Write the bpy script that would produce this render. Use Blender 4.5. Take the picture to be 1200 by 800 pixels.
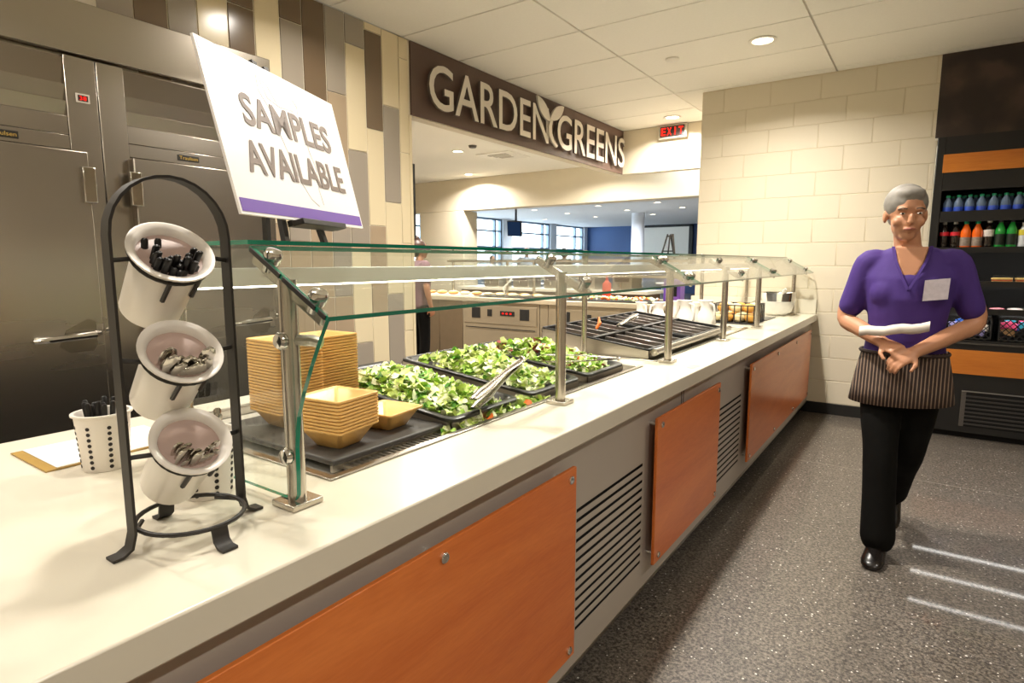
import bpy, bmesh, math, random
from mathutils import Vector, Matrix, Quaternion
random.seed(7)
S = bpy.context.scene
COL = S.collection
for o in list(bpy.data.objects):
    bpy.data.objects.remove(o)
PI = math.pi
V = Vector

# ------------------------------------------------------------------ camera
CAM_H = 1.365
cd = bpy.data.cameras.new('camera')
cd.sensor_width = 36.0
cd.lens = 698.0 / 1200.0 * 36.0
cd.clip_start = 0.02
cam = bpy.data.objects.new('camera', cd)
COL.objects.link(cam)
cam.location = (0, 0, CAM_H)
cam.rotation_euler = (PI / 2 - 0.1331, 0, 0.6063)
S.camera = cam

# ------------------------------------------------------------------ world, exposure
w = bpy.data.worlds.new('overcast_sky')
S.world = w
w.use_nodes = True
bg = w.node_tree.nodes['Background']
bg.inputs[0].default_value = (0.80, 0.90, 1.0, 1)
bg.inputs[1].default_value = 7.0
S.view_settings.view_transform = 'Standard'
S.view_settings.look = 'None'
S.view_settings.exposure = 0.0
S.view_settings.gamma = 1.0
S.view_settings.use_curve_mapping = False
LAMP_W = 40.0          # radiant watts of one ceiling downlight
WARM = (1.0, 0.94, 0.85)
CEIL = 2.97

# ------------------------------------------------------------------ helpers: colour and materials
def lin(h):
    if isinstance(h, str):
        h = h.lstrip('#')
        c = [int(h[i:i + 2], 16) / 255 for i in (0, 2, 4)]
        return tuple(((x / 12.92) if x <= .04045 else ((x + .055) / 1.055) ** 2.4) for x in c)
    return tuple(h)

MATS = {}
def M(name, col, rough=.5, metal=0., var=.08, scale=12., stretch=(1, 1, 1), bump=0., bscale=None,
      coat=0., emis=0., rvar=0., spec=.5, trans=0., sheen=0.):
    if name in MATS:
        return MATS[name]
    m = bpy.data.materials.new(name)
    m.use_nodes = True
    nt = m.node_tree
    b = nt.nodes['Principled BSDF']
    c = lin(col)
    b.inputs['Roughness'].default_value = rough
    b.inputs['Metallic'].default_value = metal
    b.inputs['Specular IOR Level'].default_value = spec
    if coat:
        b.inputs['Coat Weight'].default_value = coat
        b.inputs['Coat Roughness'].default_value = .08
    if trans:
        b.inputs['Transmission Weight'].default_value = trans
    if sheen:
        b.inputs['Sheen Weight'].default_value = sheen
    if emis:
        b.inputs['Emission Color'].default_value = (*c, 1)
        b.inputs['Emission Strength'].default_value = emis
    tc = nt.nodes.new('ShaderNodeTexCoord')
    mp = nt.nodes.new('ShaderNodeMapping')
    mp.inputs['Scale'].default_value = stretch
    nt.links.new(tc.outputs['Object'], mp.inputs[0])
    nz = nt.nodes.new('ShaderNodeTexNoise')
    nz.inputs['Scale'].default_value = scale
    nz.inputs['Detail'].default_value = 4
    nt.links.new(mp.outputs[0], nz.inputs['Vector'])
    mx = nt.nodes.new('ShaderNodeMix')
    mx.data_type = 'RGBA'
    mx.inputs['A'].default_value = (*[x * (1 - var) for x in c], 1)
    mx.inputs['B'].default_value = (*[min(1, x * (1 + var)) for x in c], 1)
    nt.links.new(nz.outputs['Fac'], mx.inputs['Factor'])
    nt.links.new(mx.outputs['Result'], b.inputs['Base Color'])
    if rvar:
        mr = nt.nodes.new('ShaderNodeMapRange')
        mr.inputs['To Min'].default_value = max(.02, rough - rvar)
        mr.inputs['To Max'].default_value = min(1, rough + rvar)
        nt.links.new(nz.outputs['Fac'], mr.inputs['Value'])
        nt.links.new(mr.outputs[0], b.inputs['Roughness'])
    if bump:
        n2 = nz
        if bscale:
            n2 = nt.nodes.new('ShaderNodeTexNoise')
            n2.inputs['Scale'].default_value = bscale
            nt.links.new(mp.outputs[0], n2.inputs['Vector'])
        bp = nt.nodes.new('ShaderNodeBump')
        bp.inputs['Strength'].default_value = bump
        bp.inputs['Distance'].default_value = .004
        nt.links.new(n2.outputs['Fac'], bp.inputs['Height'])
        nt.links.new(bp.outputs[0], b.inputs['Normal'])
    MATS[name] = m
    return m

def glass(name, tint, ior=1.45):
    m = bpy.data.materials.new(name)
    m.use_nodes = True
    nt = m.node_tree
    nt.nodes.remove(nt.nodes['Principled BSDF'])
    out = nt.nodes['Material Output']
    t = nt.nodes.new('ShaderNodeBsdfTransparent')
    t.inputs[0].default_value = (*tint, 1)
    g = nt.nodes.new('ShaderNodeBsdfGlossy')
    g.inputs['Roughness'].default_value = .0
    lw = nt.nodes.new('ShaderNodeLayerWeight')
    lw.inputs[0].default_value = .5
    pw = nt.nodes.new('ShaderNodeMath')
    pw.operation = 'POWER'
    pw.inputs[1].default_value = 5.
    nt.links.new(lw.outputs['Facing'], pw.inputs[0])
    fr = nt.nodes.new('ShaderNodeMath')          # Schlick reflectance of one face
    fr.operation = 'MULTIPLY_ADD'
    fr.inputs[1].default_value = .96
    fr.inputs[2].default_value = ((ior - 1) / (ior + 1)) ** 2
    nt.links.new(pw.outputs[0], fr.inputs[0])
    mx = nt.nodes.new('ShaderNodeMixShader')
    nt.links.new(fr.outputs[0], mx.inputs[0])
    nt.links.new(t.outputs[0], mx.inputs[1])
    nt.links.new(g.outputs[0], mx.inputs[2])
    nt.links.new(mx.outputs[0], out.inputs[0])
    return m

def emit(name, col, strength):
    m = bpy.data.materials.new(name)
    m.use_nodes = True
    nt = m.node_tree
    nt.nodes.remove(nt.nodes['Principled BSDF'])
    e = nt.nodes.new('ShaderNodeEmission')
    e.inputs[0].default_value = (*lin(col), 1)
    e.inputs[1].default_value = strength
    nt.links.new(e.outputs[0], nt.nodes['Material Output'].inputs[0])
    return m

def wood(name, c1, c2, axis='y', rough=.32, scale=5.):
    m = bpy.data.materials.new(name)
    m.use_nodes = True
    nt = m.node_tree
    b = nt.nodes['Principled BSDF']
    b.inputs['Roughness'].default_value = rough
    b.inputs['Coat Weight'].default_value = .15
    b.inputs['Coat Roughness'].default_value = .2
    tc = nt.nodes.new('ShaderNodeTexCoord')
    mp = nt.nodes.new('ShaderNodeMapping')
    mp.inputs['Scale'].default_value = (1, .12, 1) if axis == 'y' else (.1, 1, 1)
    nt.links.new(tc.outputs['Object'], mp.inputs[0])
    nz = nt.nodes.new('ShaderNodeTexNoise')
    nz.inputs['Scale'].default_value = scale
    nz.inputs['Detail'].default_value = 8
    nz.inputs['Roughness'].default_value = .65
    nz.inputs['Distortion'].default_value = .6
    nt.links.new(mp.outputs[0], nz.inputs['Vector'])
    n2 = nt.nodes.new('ShaderNodeTexNoise')
    n2.inputs['Scale'].default_value = 160
    n2.inputs['Detail'].default_value = 3
    nt.links.new(mp.outputs[0], n2.inputs['Vector'])
    ad = nt.nodes.new('ShaderNodeMath')
    ad.operation = 'MULTIPLY_ADD'
    ad.inputs[1].default_value = .25
    nt.links.new(n2.outputs['Fac'], ad.inputs[0])
    nt.links.new(nz.outputs['Fac'], ad.inputs[2])
    rp = nt.nodes.new('ShaderNodeValToRGB')
    rp.color_ramp.elements[0].position = .35
    rp.color_ramp.elements[0].color = (*lin(c1), 1)
    rp.color_ramp.elements[1].position = .85
    rp.color_ramp.elements[1].color = (*lin(c2), 1)
    nt.links.new(ad.outputs[0], rp.inputs[0])
    nt.links.new(rp.outputs[0], b.inputs['Base Color'])
    return m

def floor_material():
    m = bpy.data.materials.new('speckled_floor')
    m.use_nodes = True
    nt = m.node_tree
    b = nt.nodes['Principled BSDF']
    L = nt.links.new
    tc = nt.nodes.new('ShaderNodeTexCoord')
    nz = nt.nodes.new('ShaderNodeTexNoise')
    nz.inputs['Scale'].default_value = 85
    nz.inputs['Detail'].default_value = 6
    nz.inputs['Roughness'].default_value = .8
    L(tc.outputs['Object'], nz.inputs['Vector'])
    rp = nt.nodes.new('ShaderNodeValToRGB')
    rp.color_ramp.elements[0].position = .42
    rp.color_ramp.elements[0].color = (*lin('#332d27'), 1)
    rp.color_ramp.elements[1].position = .62
    rp.color_ramp.elements[1].color = (*lin('#90867a'), 1)
    L(nz.outputs['Fac'], rp.inputs[0])
    # broad wear
    n3 = nt.nodes.new('ShaderNodeTexNoise')
    n3.inputs['Scale'].default_value = 1.6
    n3.inputs['Detail'].default_value = 4
    L(tc.outputs['Object'], n3.inputs['Vector'])
    m3 = nt.nodes.new('ShaderNodeMix')
    m3.data_type = 'RGBA'
    m3.blend_type = 'MULTIPLY'
    m3.inputs['Factor'].default_value = .35
    L(rp.outputs[0], m3.inputs['A'])
    L(n3.outputs['Fac'], m3.inputs['B'])
    vo = nt.nodes.new('ShaderNodeTexVoronoi')
    vo.inputs['Scale'].default_value = 62
    L(tc.outputs['Object'], vo.inputs['Vector'])
    sx = nt.nodes.new('ShaderNodeSeparateColor')
    L(vo.outputs['Color'], sx.inputs[0])
    gt = nt.nodes.new('ShaderNodeMath')
    gt.operation = 'GREATER_THAN'
    gt.inputs[1].default_value = .72
    L(sx.outputs[0], gt.inputs[0])
    sz = nt.nodes.new('ShaderNodeMath')
    sz.operation = 'MULTIPLY'
    sz.inputs[1].default_value = .26
    L(sx.outputs[1], sz.inputs[0])
    lt = nt.nodes.new('ShaderNodeMath')
    lt.operation = 'LESS_THAN'
    L(vo.outputs['Distance'], lt.inputs[0])
    L(sz.outputs[0], lt.inputs[1])
    mu = nt.nodes.new('ShaderNodeMath')
    mu.operation = 'MULTIPLY'
    L(gt.outputs[0], mu.inputs[0])
    L(lt.outputs[0], mu.inputs[1])
    mx = nt.nodes.new('ShaderNodeMix')
    mx.data_type = 'RGBA'
    mx.inputs['B'].default_value = (.72, .70, .64, 1)
    L(mu.outputs[0], mx.inputs['Factor'])
    L(m3.outputs['Result'], mx.inputs['A'])
    L(mx.outputs['Result'], b.inputs['Base Color'])
    b.inputs['Roughness'].default_value = .45
    b.inputs['Coat Weight'].default_value = .4
    b.inputs['Coat Roughness'].default_value = .045
    bp = nt.nodes.new('ShaderNodeBump')
    bp.inputs['Strength'].default_value = .08
    bp.inputs['Distance'].default_value = .002
    L(nz.outputs['Fac'], bp.inputs['Height'])
    L(bp.outputs[0], b.inputs['Normal'])
    return m

def stripe_cloth(name, c1, c2, scale):
    m = bpy.data.materials.new(name)
    m.use_nodes = True
    nt = m.node_tree
    b = nt.nodes['Principled BSDF']
    b.inputs['Roughness'].default_value = .85
    tc = nt.nodes.new('ShaderNodeTexCoord')
    wv = nt.nodes.new('ShaderNodeTexWave')
    wv.inputs['Scale'].default_value = scale
    wv.inputs['Distortion'].default_value = .3
    nt.links.new(tc.outputs['Object'], wv.inputs['Vector'])
    rp = nt.nodes.new('ShaderNodeValToRGB')
    rp.color_ramp.elements[0].position = .72
    rp.color_ramp.elements[0].color = (*lin(c1), 1)
    rp.color_ramp.elements[1].position = .86
    rp.color_ramp.elements[1].color = (*lin(c2), 1)
    nt.links.new(wv.outputs['Fac'], rp.inputs[0])
    nt.links.new(rp.outputs[0], b.inputs['Base Color'])
    return m

def blotch(name, c1, c2, scale, rough=.6):
    m = bpy.data.materials.new(name)
    m.use_nodes = True
    nt = m.node_tree
    b = nt.nodes['Principled BSDF']
    b.inputs['Roughness'].default_value = rough
    tc = nt.nodes.new('ShaderNodeTexCoord')
    vo = nt.nodes.new('ShaderNodeTexVoronoi')
    vo.feature = 'SMOOTH_F1'
    vo.inputs['Scale'].default_value = scale
    nz = nt.nodes.new('ShaderNodeTexNoise')
    nz.inputs['Scale'].default_value = scale * .8
    nz.inputs['Detail'].default_value = 5
    nt.links.new(tc.outputs['Object'], nz.inputs['Vector'])
    mv = nt.nodes.new('ShaderNodeMix')
    mv.data_type = 'VECTOR'
    mv.inputs['Factor'].default_value = .25
    nt.links.new(tc.outputs['Object'], mv.inputs['A'])
    nt.links.new(nz.outputs['Color'], mv.inputs['B'])
    nt.links.new(mv.outputs['Result'], vo.inputs['Vector'])
    rp = nt.nodes.new('ShaderNodeValToRGB')
    rp.color_ramp.elements[0].position = .25
    rp.color_ramp.elements[0].color = (*lin(c2), 1)
    rp.color_ramp.elements[1].position = .5
    rp.color_ramp.elements[1].color = (*lin(c1), 1)
    nt.links.new(vo.outputs['Distance'], rp.inputs[0])
    nt.links.new(rp.outputs[0], b.inputs['Base Color'])
    return m

# palette
m_floor = floor_material()
m_ceil = M('ceiling_tile_white', '#f2ede2', .85, var=.03, scale=60, bump=.15, bscale=140)
m_grid = M('ceiling_grid', '#d2ccc0', .6)
m_wall = M('cream_paint', '#dcd1ba', .55, var=.02, scale=5, bump=.06, bscale=90)
m_mortar = M('painted_mortar', '#d6c9ae', .7, var=.03)
m_black = M('black_rubber', '#1b1a19', .45, var=.1)
m_steel = M('brushed_steel', '#b5aea3', .3, 1., var=.06, scale=6, stretch=(1, 1, 60), bump=.05, rvar=.06)
m_steel_fr = M('brushed_steel_fridge', '#aaa297', .27, 1., var=.05, scale=2, stretch=(1, .15, 1.2), bump=0, rvar=.02)
m_chrome = M('polished_chrome', '#d8d6d2', .1, 1., var=.03)
m_post = M('satin_steel_post', '#c4bdb2', .25, 1., var=.05, scale=8, stretch=(1, 1, .1))
m_top = M('cream_quartz', '#e0d8c6', .22, var=.04, scale=4, coat=.15)
m_base = M('grey_painted_steel', '#b8aea2', .42, .1, var=.04, scale=5)
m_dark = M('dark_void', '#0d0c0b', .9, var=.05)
m_orange = wood('orange_maple_laminate', '#c25a1c', '#e88640', 'y')
m_orange_c = wood('orange_maple_trim', '#a85a18', '#cf8030', 'x')
m_glass = glass('clear_glass', (.955, .98, .968))
m_gedge = M('green_glass_edge', '#0d7a60', .12, 0, var=.35, scale=9, coat=.5)
m_iron = M('black_wrought_iron', '#2b2723', .5, .2, var=.1)
m_white = M('white_plastic', '#e9e2d8', .3, var=.03)
m_tan = M('tan_melamine', '#e6b56a', .35, var=.06, scale=20)
m_tray = M('charcoal_tray', '#4a4642', .5, var=.12, scale=60)
m_pan = M('black_speckled_pan', '#262521', .35, var=.5, scale=120)
m_knife = M('black_handle', '#171514', .3, var=.1)
m_silver = M('cutlery_steel', '#c9c4bb', .18, 1., var=.05)
m_paper = M('paper_white', '#f1eee6', .7, var=.02)
m_board = M('gold_clipboard', '#a3823f', .45, var=.15, scale=30)
m_purple = M('purple_print', '#6a41a8', .4, var=.04)
m_lilac = M('lilac_print', '#d9cdec', .4, var=.05)
m_ink = M('brown_grey_ink', '#7d6c60', .5, var=.05)
m_ghost = M('pale_grey_print', '#e6e1de', .5, var=.05)
m_signwhite = M('sign_white', '#f4f0ee', .35, var=.01)
m_brownsign = M('brown_sign_panel', '#5a443a', .5, var=.08, scale=3)
m_letter = M('brushed_letter', '#d6cfc4', .35, .35, var=.05)
m_lside = M('letter_return', '#7c7166', .45, .4)
m_t_cream = M('tile_cream', '#dccdac', .18, var=.02, scale=3)
m_t_grey = M('tile_grey', '#9b9184', .18, var=.03, scale=3)
m_t_brown = M('tile_brown', '#6f5d49', .18, var=.03, scale=3)
m_t_tan = M('tile_tan', '#a5927a', .18, var=.03, scale=3)
m_grout = M('grout', '#d9cfbb', .8)
m_cooler = M('cooler_black', '#141312', .38, var=.12, scale=40)
m_coolin = M('cooler_inside', '#11100f', .6)
m_led = emit('led_cool_white', '#fbf8f2', 20.0)
m_ledw = emit('led_warm_white', '#fff3e0', 15.0)
m_lens = emit('downlight_lens', '#fff0d2', 14.0)
m_red_lit = emit('exit_red_lit', '#ff2a1c', 2.2)
m_red_disp = emit('red_digits', '#ff2a20', 1.6)
m_skin = M('skin', '#b98463', .5, var=.06, scale=14)
m_shirt = M('purple_shirt', '#3d2270', .8, var=.12, scale=14, bump=.2, bscale=30)
m_trouser = M('black_trousers', '#0c0b09', .9, var=.2, scale=12, spec=.15)
m_shoe = M('black_leather', '#120e0c', .25, var=.1)
m_hair = M('grey_hair', '#7f7a72', .6, var=.25, scale=40, stretch=(1, .15, 1))
m_apron = stripe_cloth('pinstripe_apron', '#2b1d17', '#86705e', 22)

# ------------------------------------------------------------------ helpers: geometry
def wm(o):
    m = o.matrix_basis.copy()
    while o.parent:
        o = o.parent
        m = o.matrix_basis @ m
    return m

class MB:
    def __init__(s):
        s.v = []; s.f = []; s.m = []
    def add(s, verts, faces, mi=0):
        o = len(s.v)
        s.v += [V(p) for p in verts]
        s.f += [tuple(i + o for i in f) for f in faces]
        s.m += [mi] * len(faces)
        return s
    def box(s, x0, x1, y0, y1, z0, z1, mi=0):
        return s.add([(x0, y0, z0), (x1, y0, z0), (x1, y1, z0), (x0, y1, z0), (x0, y0, z1), (x1, y0, z1), (x1, y1, z1), (x0, y1, z1)],
                     [(0, 3, 2, 1), (4, 5, 6, 7), (0, 1, 5, 4), (1, 2, 6, 5), (2, 3, 7, 6), (3, 0, 4, 7)], mi)
    def obox(s, c, a, b, d, mi=0):
        c, a, b, d = V(c), V(a), V(b), V(d)
        return s.add([c - a - b - d, c + a - b - d, c + a + b - d, c - a + b - d, c - a - b + d, c + a - b + d, c + a + b + d, c - a + b + d],
                     [(0, 3, 2, 1), (4, 5, 6, 7), (0, 1, 5, 4), (1, 2, 6, 5), (2, 3, 7, 6), (3, 0, 4, 7)], mi)
    def bar(s, p, q, wid, hei, up=(0, 0, 1), mi=0):
        p, q = V(p), V(q)
        d = (q - p)
        L = d.length
        d.normalize()
        side = d.cross(V(up))
        if side.length < 1e-4:
            side = d.cross(V((1, 0, 0)))
        side.normalize()
        u = side.cross(d)
        return s.obox((p + q) / 2, d * L / 2, side * wid / 2, u * hei / 2, mi)
    def rings(s, rings, mi=0, closed_ends=True, loop=False):
        n = len(rings[0])
        o = len(s.v)
        for r in rings:
            s.v += [V(p) for p in r]
        k = len(rings)
        for i in range(k if loop else k - 1):
            i2 = (i + 1) % k
            for j in range(n):
                j2 = (j + 1) % n
                s.f.append((o + i * n + j, o + i * n + j2, o + i2 * n + j2, o + i2 * n + j))
                s.m.append(mi)
        if closed_ends and not loop:
            s.f.append(tuple(o + j for j in reversed(range(n)))); s.m.append(mi)
            s.f.append(tuple(o + (k - 1) * n + j for j in range(n))); s.m.append(mi)
        return s
    def tube(s, pts, r, n=8, mi=0, loop=False, flat=1.0):
        pts = [V(p) for p in pts]
        k = len(pts)
        rs = r if isinstance(r, (list, tuple)) else [r] * k
        rings = []
        nrm = None
        for i in range(k):
            a = pts[i - 1] if (i > 0 or loop) else pts[i]
            b = pts[(i + 1) % k] if (i < k - 1 or loop) else pts[i]
            t = (b - a).normalized()
            if nrm is None:
                nrm = t.cross(V((0, 0, 1)))
                if nrm.length < .05:
                    nrm = t.cross(V((0, 1, 0)))
                nrm.normalize()
            else:
                nrm = (nrm - t * nrm.dot(t)).normalized()
            bi = t.cross(nrm)
            rings.append([pts[i] + nrm * (rs[i] * math.cos(2 * PI * j / n)) + bi * (rs[i] * flat * math.sin(2 * PI * j / n)) for j in range(n)])
        return s.rings(rings, mi, True, loop)
    def lathe(s, prof, c=(0, 0, 0), n=20, mi=0, mat=None):
        rings = []
        for r, z in prof:
            ring = [V((max(r, 1e-5) * math.cos(2 * PI * j / n), max(r, 1e-5) * math.sin(2 * PI * j / n), z)) for j in range(n)]
            if mat is not None:
                ring = [mat @ p for p in ring]
            rings.append([p + V(c) for p in ring])
        return s.rings(rings, mi)
    def ribbon(s, pts, wid, th, side, mi=0):
        """flat strap along pts, width along 'side'"""
        pts = [V(p) for p in pts]
        side = V(side).normalized()
        rings = []
        for i in range(len(pts)):
            a = pts[max(0, i - 1)]; b = pts[min(len(pts) - 1, i + 1)]
            t = (b - a).normalized()
            nn = t.cross(side).normalized()
            p = pts[i]
            rings.append([p - side * wid / 2 - nn * th / 2, p + side * wid / 2 - nn * th / 2, p + side * wid / 2 + nn * th / 2, p - side * wid / 2 + nn * th / 2])
        return s.rings(rings, mi)
    def ball(s, c, r, n=10, k=6, mi=0):
        rx, ry, rz = r if isinstance(r, (tuple, list)) else (r, r, r)
        c = V(c)
        rings = []
        for i in range(k + 1):
            a = -PI / 2 + PI * i / k
            q = max(.02, math.cos(a))
            rings.append([c + V((rx * q * math.cos(2 * PI * j / n), ry * q * math.sin(2 * PI * j / n), rz * math.sin(a))) for j in range(n)])
        return s.rings(rings, mi)
    def prism(s, outline, fn, d, mi=0):
        """outline 2D list -> fn(u,v,w) at w=0 and w=d"""
        n = len(outline)
        vs = [fn(u, v, 0) for u, v in outline] + [fn(u, v, d) for u, v in outline]
        fs = [tuple(range(n)), tuple(reversed(range(n, 2 * n)))]
        fs += [(i, i + n, (i + 1) % n + n, (i + 1) % n) for i in range(n)]
        return s.add(vs, fs, mi)
    def build(s, name, mats, parent=None, world=True, smooth=35, bevel=0, kind=None, label=None, cat=None, group=None, seg=2):
        me = bpy.data.meshes.new(name)
        if parent is not None:
            if world:
                im = wm(parent).inverted()
                vs = [im @ p for p in s.v]
            else:
                vs = s.v
            org = V((0, 0, 0))
        else:
            if world:
                lo = V([min(p[i] for p in s.v) for i in range(3)])
                hi = V([max(p[i] for p in s.v) for i in range(3)])
                org = V(((lo.x + hi.x) / 2, (lo.y + hi.y) / 2, lo.z))
            else:
                org = V((0, 0, 0))
            vs = [p - org for p in s.v]
        me.from_pydata([tuple(p) for p in vs], [], s.f)
        if not isinstance(mats, (list, tuple)):
            mats = [mats]
        for m in mats:
            me.materials.append(m)
        if len(mats) > 1:
            me.polygons.foreach_set('material_index', s.m)
        bm = bmesh.new(); bm.from_mesh(me)
        bmesh.ops.recalc_face_normals(bm, faces=bm.faces)
        bm.to_mesh(me); bm.free()
        if smooth:
            me.polygons.foreach_set('use_smooth', [True] * len(me.polygons))
            me.set_sharp_from_angle(angle=math.radians(smooth))
        o = bpy.data.objects.new(name, me)
        COL.objects.link(o)
        o.location = org
        if parent is not None:
            o.parent = parent
        if bevel:
            b = o.modifiers.new('Bevel', 'BEVEL')
            b.width = bevel; b.segments = seg; b.limit_method = 'ANGLE'; b.angle_limit = math.radians(40)
        tag(o, label, cat, group, kind)
        return o

def tag(o, label=None, cat=None, group=None, kind=None):
    if label: o['label'] = label
    if cat: o['category'] = cat
    if group: o['group'] = group
    if kind: o['kind'] = kind
    return o

def thing(name, label, cat, loc=(0, 0, 0), rz=0., group=None):
    o = bpy.data.objects.new(name, None)
    o.empty_display_size = .05
    COL.objects.link(o)
    o.location = loc
    o.rotation_euler = (0, 0, rz)
    return tag(o, label, cat, group)

def struct(name, mb, mat, parent=None, **k):
    return mb.build(name, mat, parent, kind='structure' if parent is None else None, **k)

def copy_tree(o, loc=None, rz=None, label=None, group=None, parent=None):
    c = o.copy()
    COL.objects.link(c)
    c.parent = parent
    if loc is not None: c.location = loc
    if rz is not None: c.rotation_euler = (0, 0, rz)
    if label: c['label'] = label
    if group: c['group'] = group
    for ch in list(o.children):
        copy_tree(ch, parent=c)
    return c

def link_copy(src, parent, loc):
    c = src.copy(); COL.objects.link(c); c.parent = parent; c.location = loc
    return c

def text_mesh(txt, size, fn, depth, name, mats, parent, xscale=1., bold=0., extr_bevel=0, spacing=1., fit=None, label=None):
    """flat letters as mesh; fn(u,v,w) maps to world; fit=(u0,u1,v0,v1) fits the ink box"""
    cu = bpy.data.curves.new('txt', 'FONT')
    cu.body = txt
    cu.size = size
    cu.offset = bold
    cu.resolution_u = 4
    cu.space_character = spacing
    cu.extrude = .5
    ob = bpy.data.objects.new('txt', cu)
    COL.objects.link(ob)
    dg = bpy.context.evaluated_depsgraph_get()
    me = bpy.data.meshes.new_from_object(ob.evaluated_get(dg))
    vs = [v.co.copy() for v in me.vertices]
    fs = [tuple(p.vertices) for p in me.polygons]
    nz = [abs(p.normal.z) > .5 for p in me.polygons]
    bpy.data.objects.remove(ob); bpy.data.curves.remove(cu); bpy.data.meshes.remove(me)
    lo = [min(v[i] for v in vs) for i in range(2)]; hi = [max(v[i] for v in vs) for i in range(2)]
    mb = MB()
    out = []
    for v in vs:
        if fit:
            u = fit[0] + (v.x - lo[0]) / (hi[0] - lo[0]) * (fit[1] - fit[0])
            q = fit[2] + (v.y - lo[1]) / (hi[1] - lo[1]) * (fit[3] - fit[2])
        else:
            u, q = v.x * xscale, v.y
        out.append(V(fn(u, q, (v.z + .5) * depth)))
    mb.v = out
    mb.f = fs
    mb.m = [0 if z else 1 for z in nz]
    return mb.build(name, mats, parent, smooth=30, label=label), (lo, hi)

def text_width(txt, size=1., bold=0.):
    cu = bpy.data.curves.new('txt', 'FONT'); cu.body = txt; cu.size = size; cu.offset = bold
    ob = bpy.data.objects.new('txt', cu); COL.objects.link(ob)
    dg = bpy.context.evaluated_depsgraph_get()
    me = bpy.data.meshes.new_from_object(ob.evaluated_get(dg))
    xs = [v.co.x for v in me.vertices]; ys = [v.co.y for v in me.vertices]
    r = (min(xs), max(xs), min(ys), max(ys))
    bpy.data.objects.remove(ob); bpy.data.curves.remove(cu); bpy.data.meshes.remove(me)
    return r

# ================================================================== THE ROOM
fl = struct('floor', MB().box(-14, 3.3, -3.1, 26, -.12, 0), m_floor)
m_seam = M('floor_seam', '#8f8a80', .5)
for (x0, x1, y0, y1) in ((-.75, 3.1, 4.42, 4.425), (.98, .985, -3, 4.42)):
    MB().box(x0, x1, y0, y1, -.002, .0008).build('seam', m_seam, fl)

ce = struct('ceiling', MB().box(-3.345, 3.3, -3.1, 7.3, 2.982, 3.1), m_grid)
TX, TY = 1.375, .635
tile_me = {}
xs = sorted(set([-3.245, 3.2] + [-.76 + TX * k for k in range(-1, 3)]))
ys = [3.92 + TY * k for k in range(-11, 6)]
for i in range(len(xs) - 1):
    for j in range(len(ys) - 1):
        a, b = xs[i], xs[i + 1]
        c, d = ys[j], min(ys[j + 1], 7.1)
        if d - c < .05: continue
        key = (round(b - a, 3), round(d - c, 3))
        cx, cy = (a + b) / 2, (c + d) / 2
        if key not in tile_me:
            t = MB().box(a + .006, b - .006, c + .006, d - .006, CEIL, 2.984).build('ceiling_tile', m_ceil, ce, bevel=.003, seg=1)
            for v in t.data.vertices:
                v.co -= V((cx, cy, 0)) - ce.location * 0 - V((ce.location.x, ce.location.y, 0))
            tile_me[key] = t
            t.location = (cx - ce.location.x, cy - ce.location.y, 0)
        else:
            link_copy(tile_me[key], ce, (cx - ce.location.x, cy - ce.location.y, 0))
struct('ceiling', MB().box(-10.6, -3.345, 3.2, 9.6, CEIL, 3.1), m_ceil)
struct('ceiling', MB().box(-13.7, 1.3, 9.6, 25.9, CEIL, 3.1), M('dining_ceiling', '#d5d8dc', .8))

# left wall with long upright tiles
WL = -3.245
wl = struct('wall_left', MB().box(-3.345, WL - .006, -3, 3.342, 0, CEIL), m_grout)
B, G, C, T = m_t_brown, m_t_grey, m_t_cream, m_t_tan
cols = [  # y0, y1, [(z0, z1, material)]
    (1.313, 1.474, [(2.0, 2.97, G)]),
    (1.474, 1.635, [(2.0, 2.97, B)]),
    (1.635, 1.786, [(2.0, 2.97, G)]),
    (1.786, 1.957, [(2.0, 2.97, C)]),
    (1.957, 2.115, [(2.0, 2.12, C), (2.12, 2.77, B), (2.77, 2.97, B)]),
    (2.115, 2.279, [(.6, .95, C), (.95, 1.6, T), (1.6, 2.25, C), (2.25, 2.9, C), (2.9, 2.97, C)]),
    (2.279, 2.434, [(.6, .84, C), (.84, 1.49, T), (1.49, 2.14, G), (2.14, 2.789, G), (2.789, 2.97, B)]),
    (2.434, 2.604, [(.6, 1.13, T), (1.13, 1.66, T), (1.66, 2.31, B), (2.31, 2.97, B)]),
    (2.604, 2.761, [(.6, 1.131, T), (1.131, 1.79, G), (1.79, 2.45, T), (2.45, 2.97, G)]),
    (2.761, 2.929, [(.6, .796, G), (.796, 1.455, C), (1.455, 2.111, G), (2.111, 2.786, C), (2.786, 2.97, G)]),
    (2.929, 3.083, [(.6, .978, C), (.978, 1.618, T), (1.618, 2.277, C), (2.277, 2.92, B), (2.92, 2.97, C)]),
    (3.083, 3.244, [(.6, 1.128, G), (1.128, 1.791, C), (1.791, 2.462, G), (2.462, 2.97, C)]),
    (3.244, 3.340, [(.6, .841, C), (.841, 1.5, C), (1.5, 2.16, C), (2.16, 2.82, C), (2.82, 2.97, C)])]
for y0, y1, segs in cols:
    for z0, z1, mt in segs:
        MB().box(WL - .012, WL, y0 + .0035, y1 - .0035, z0 + .003, z1 - .003).build('wall_tile', mt, wl, bevel=.0015, seg=1)
struct('trim_1', MB().box(-3.36, -3.238, 3.335, 3.36, 0, 2.44), m_t_cream)

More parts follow.
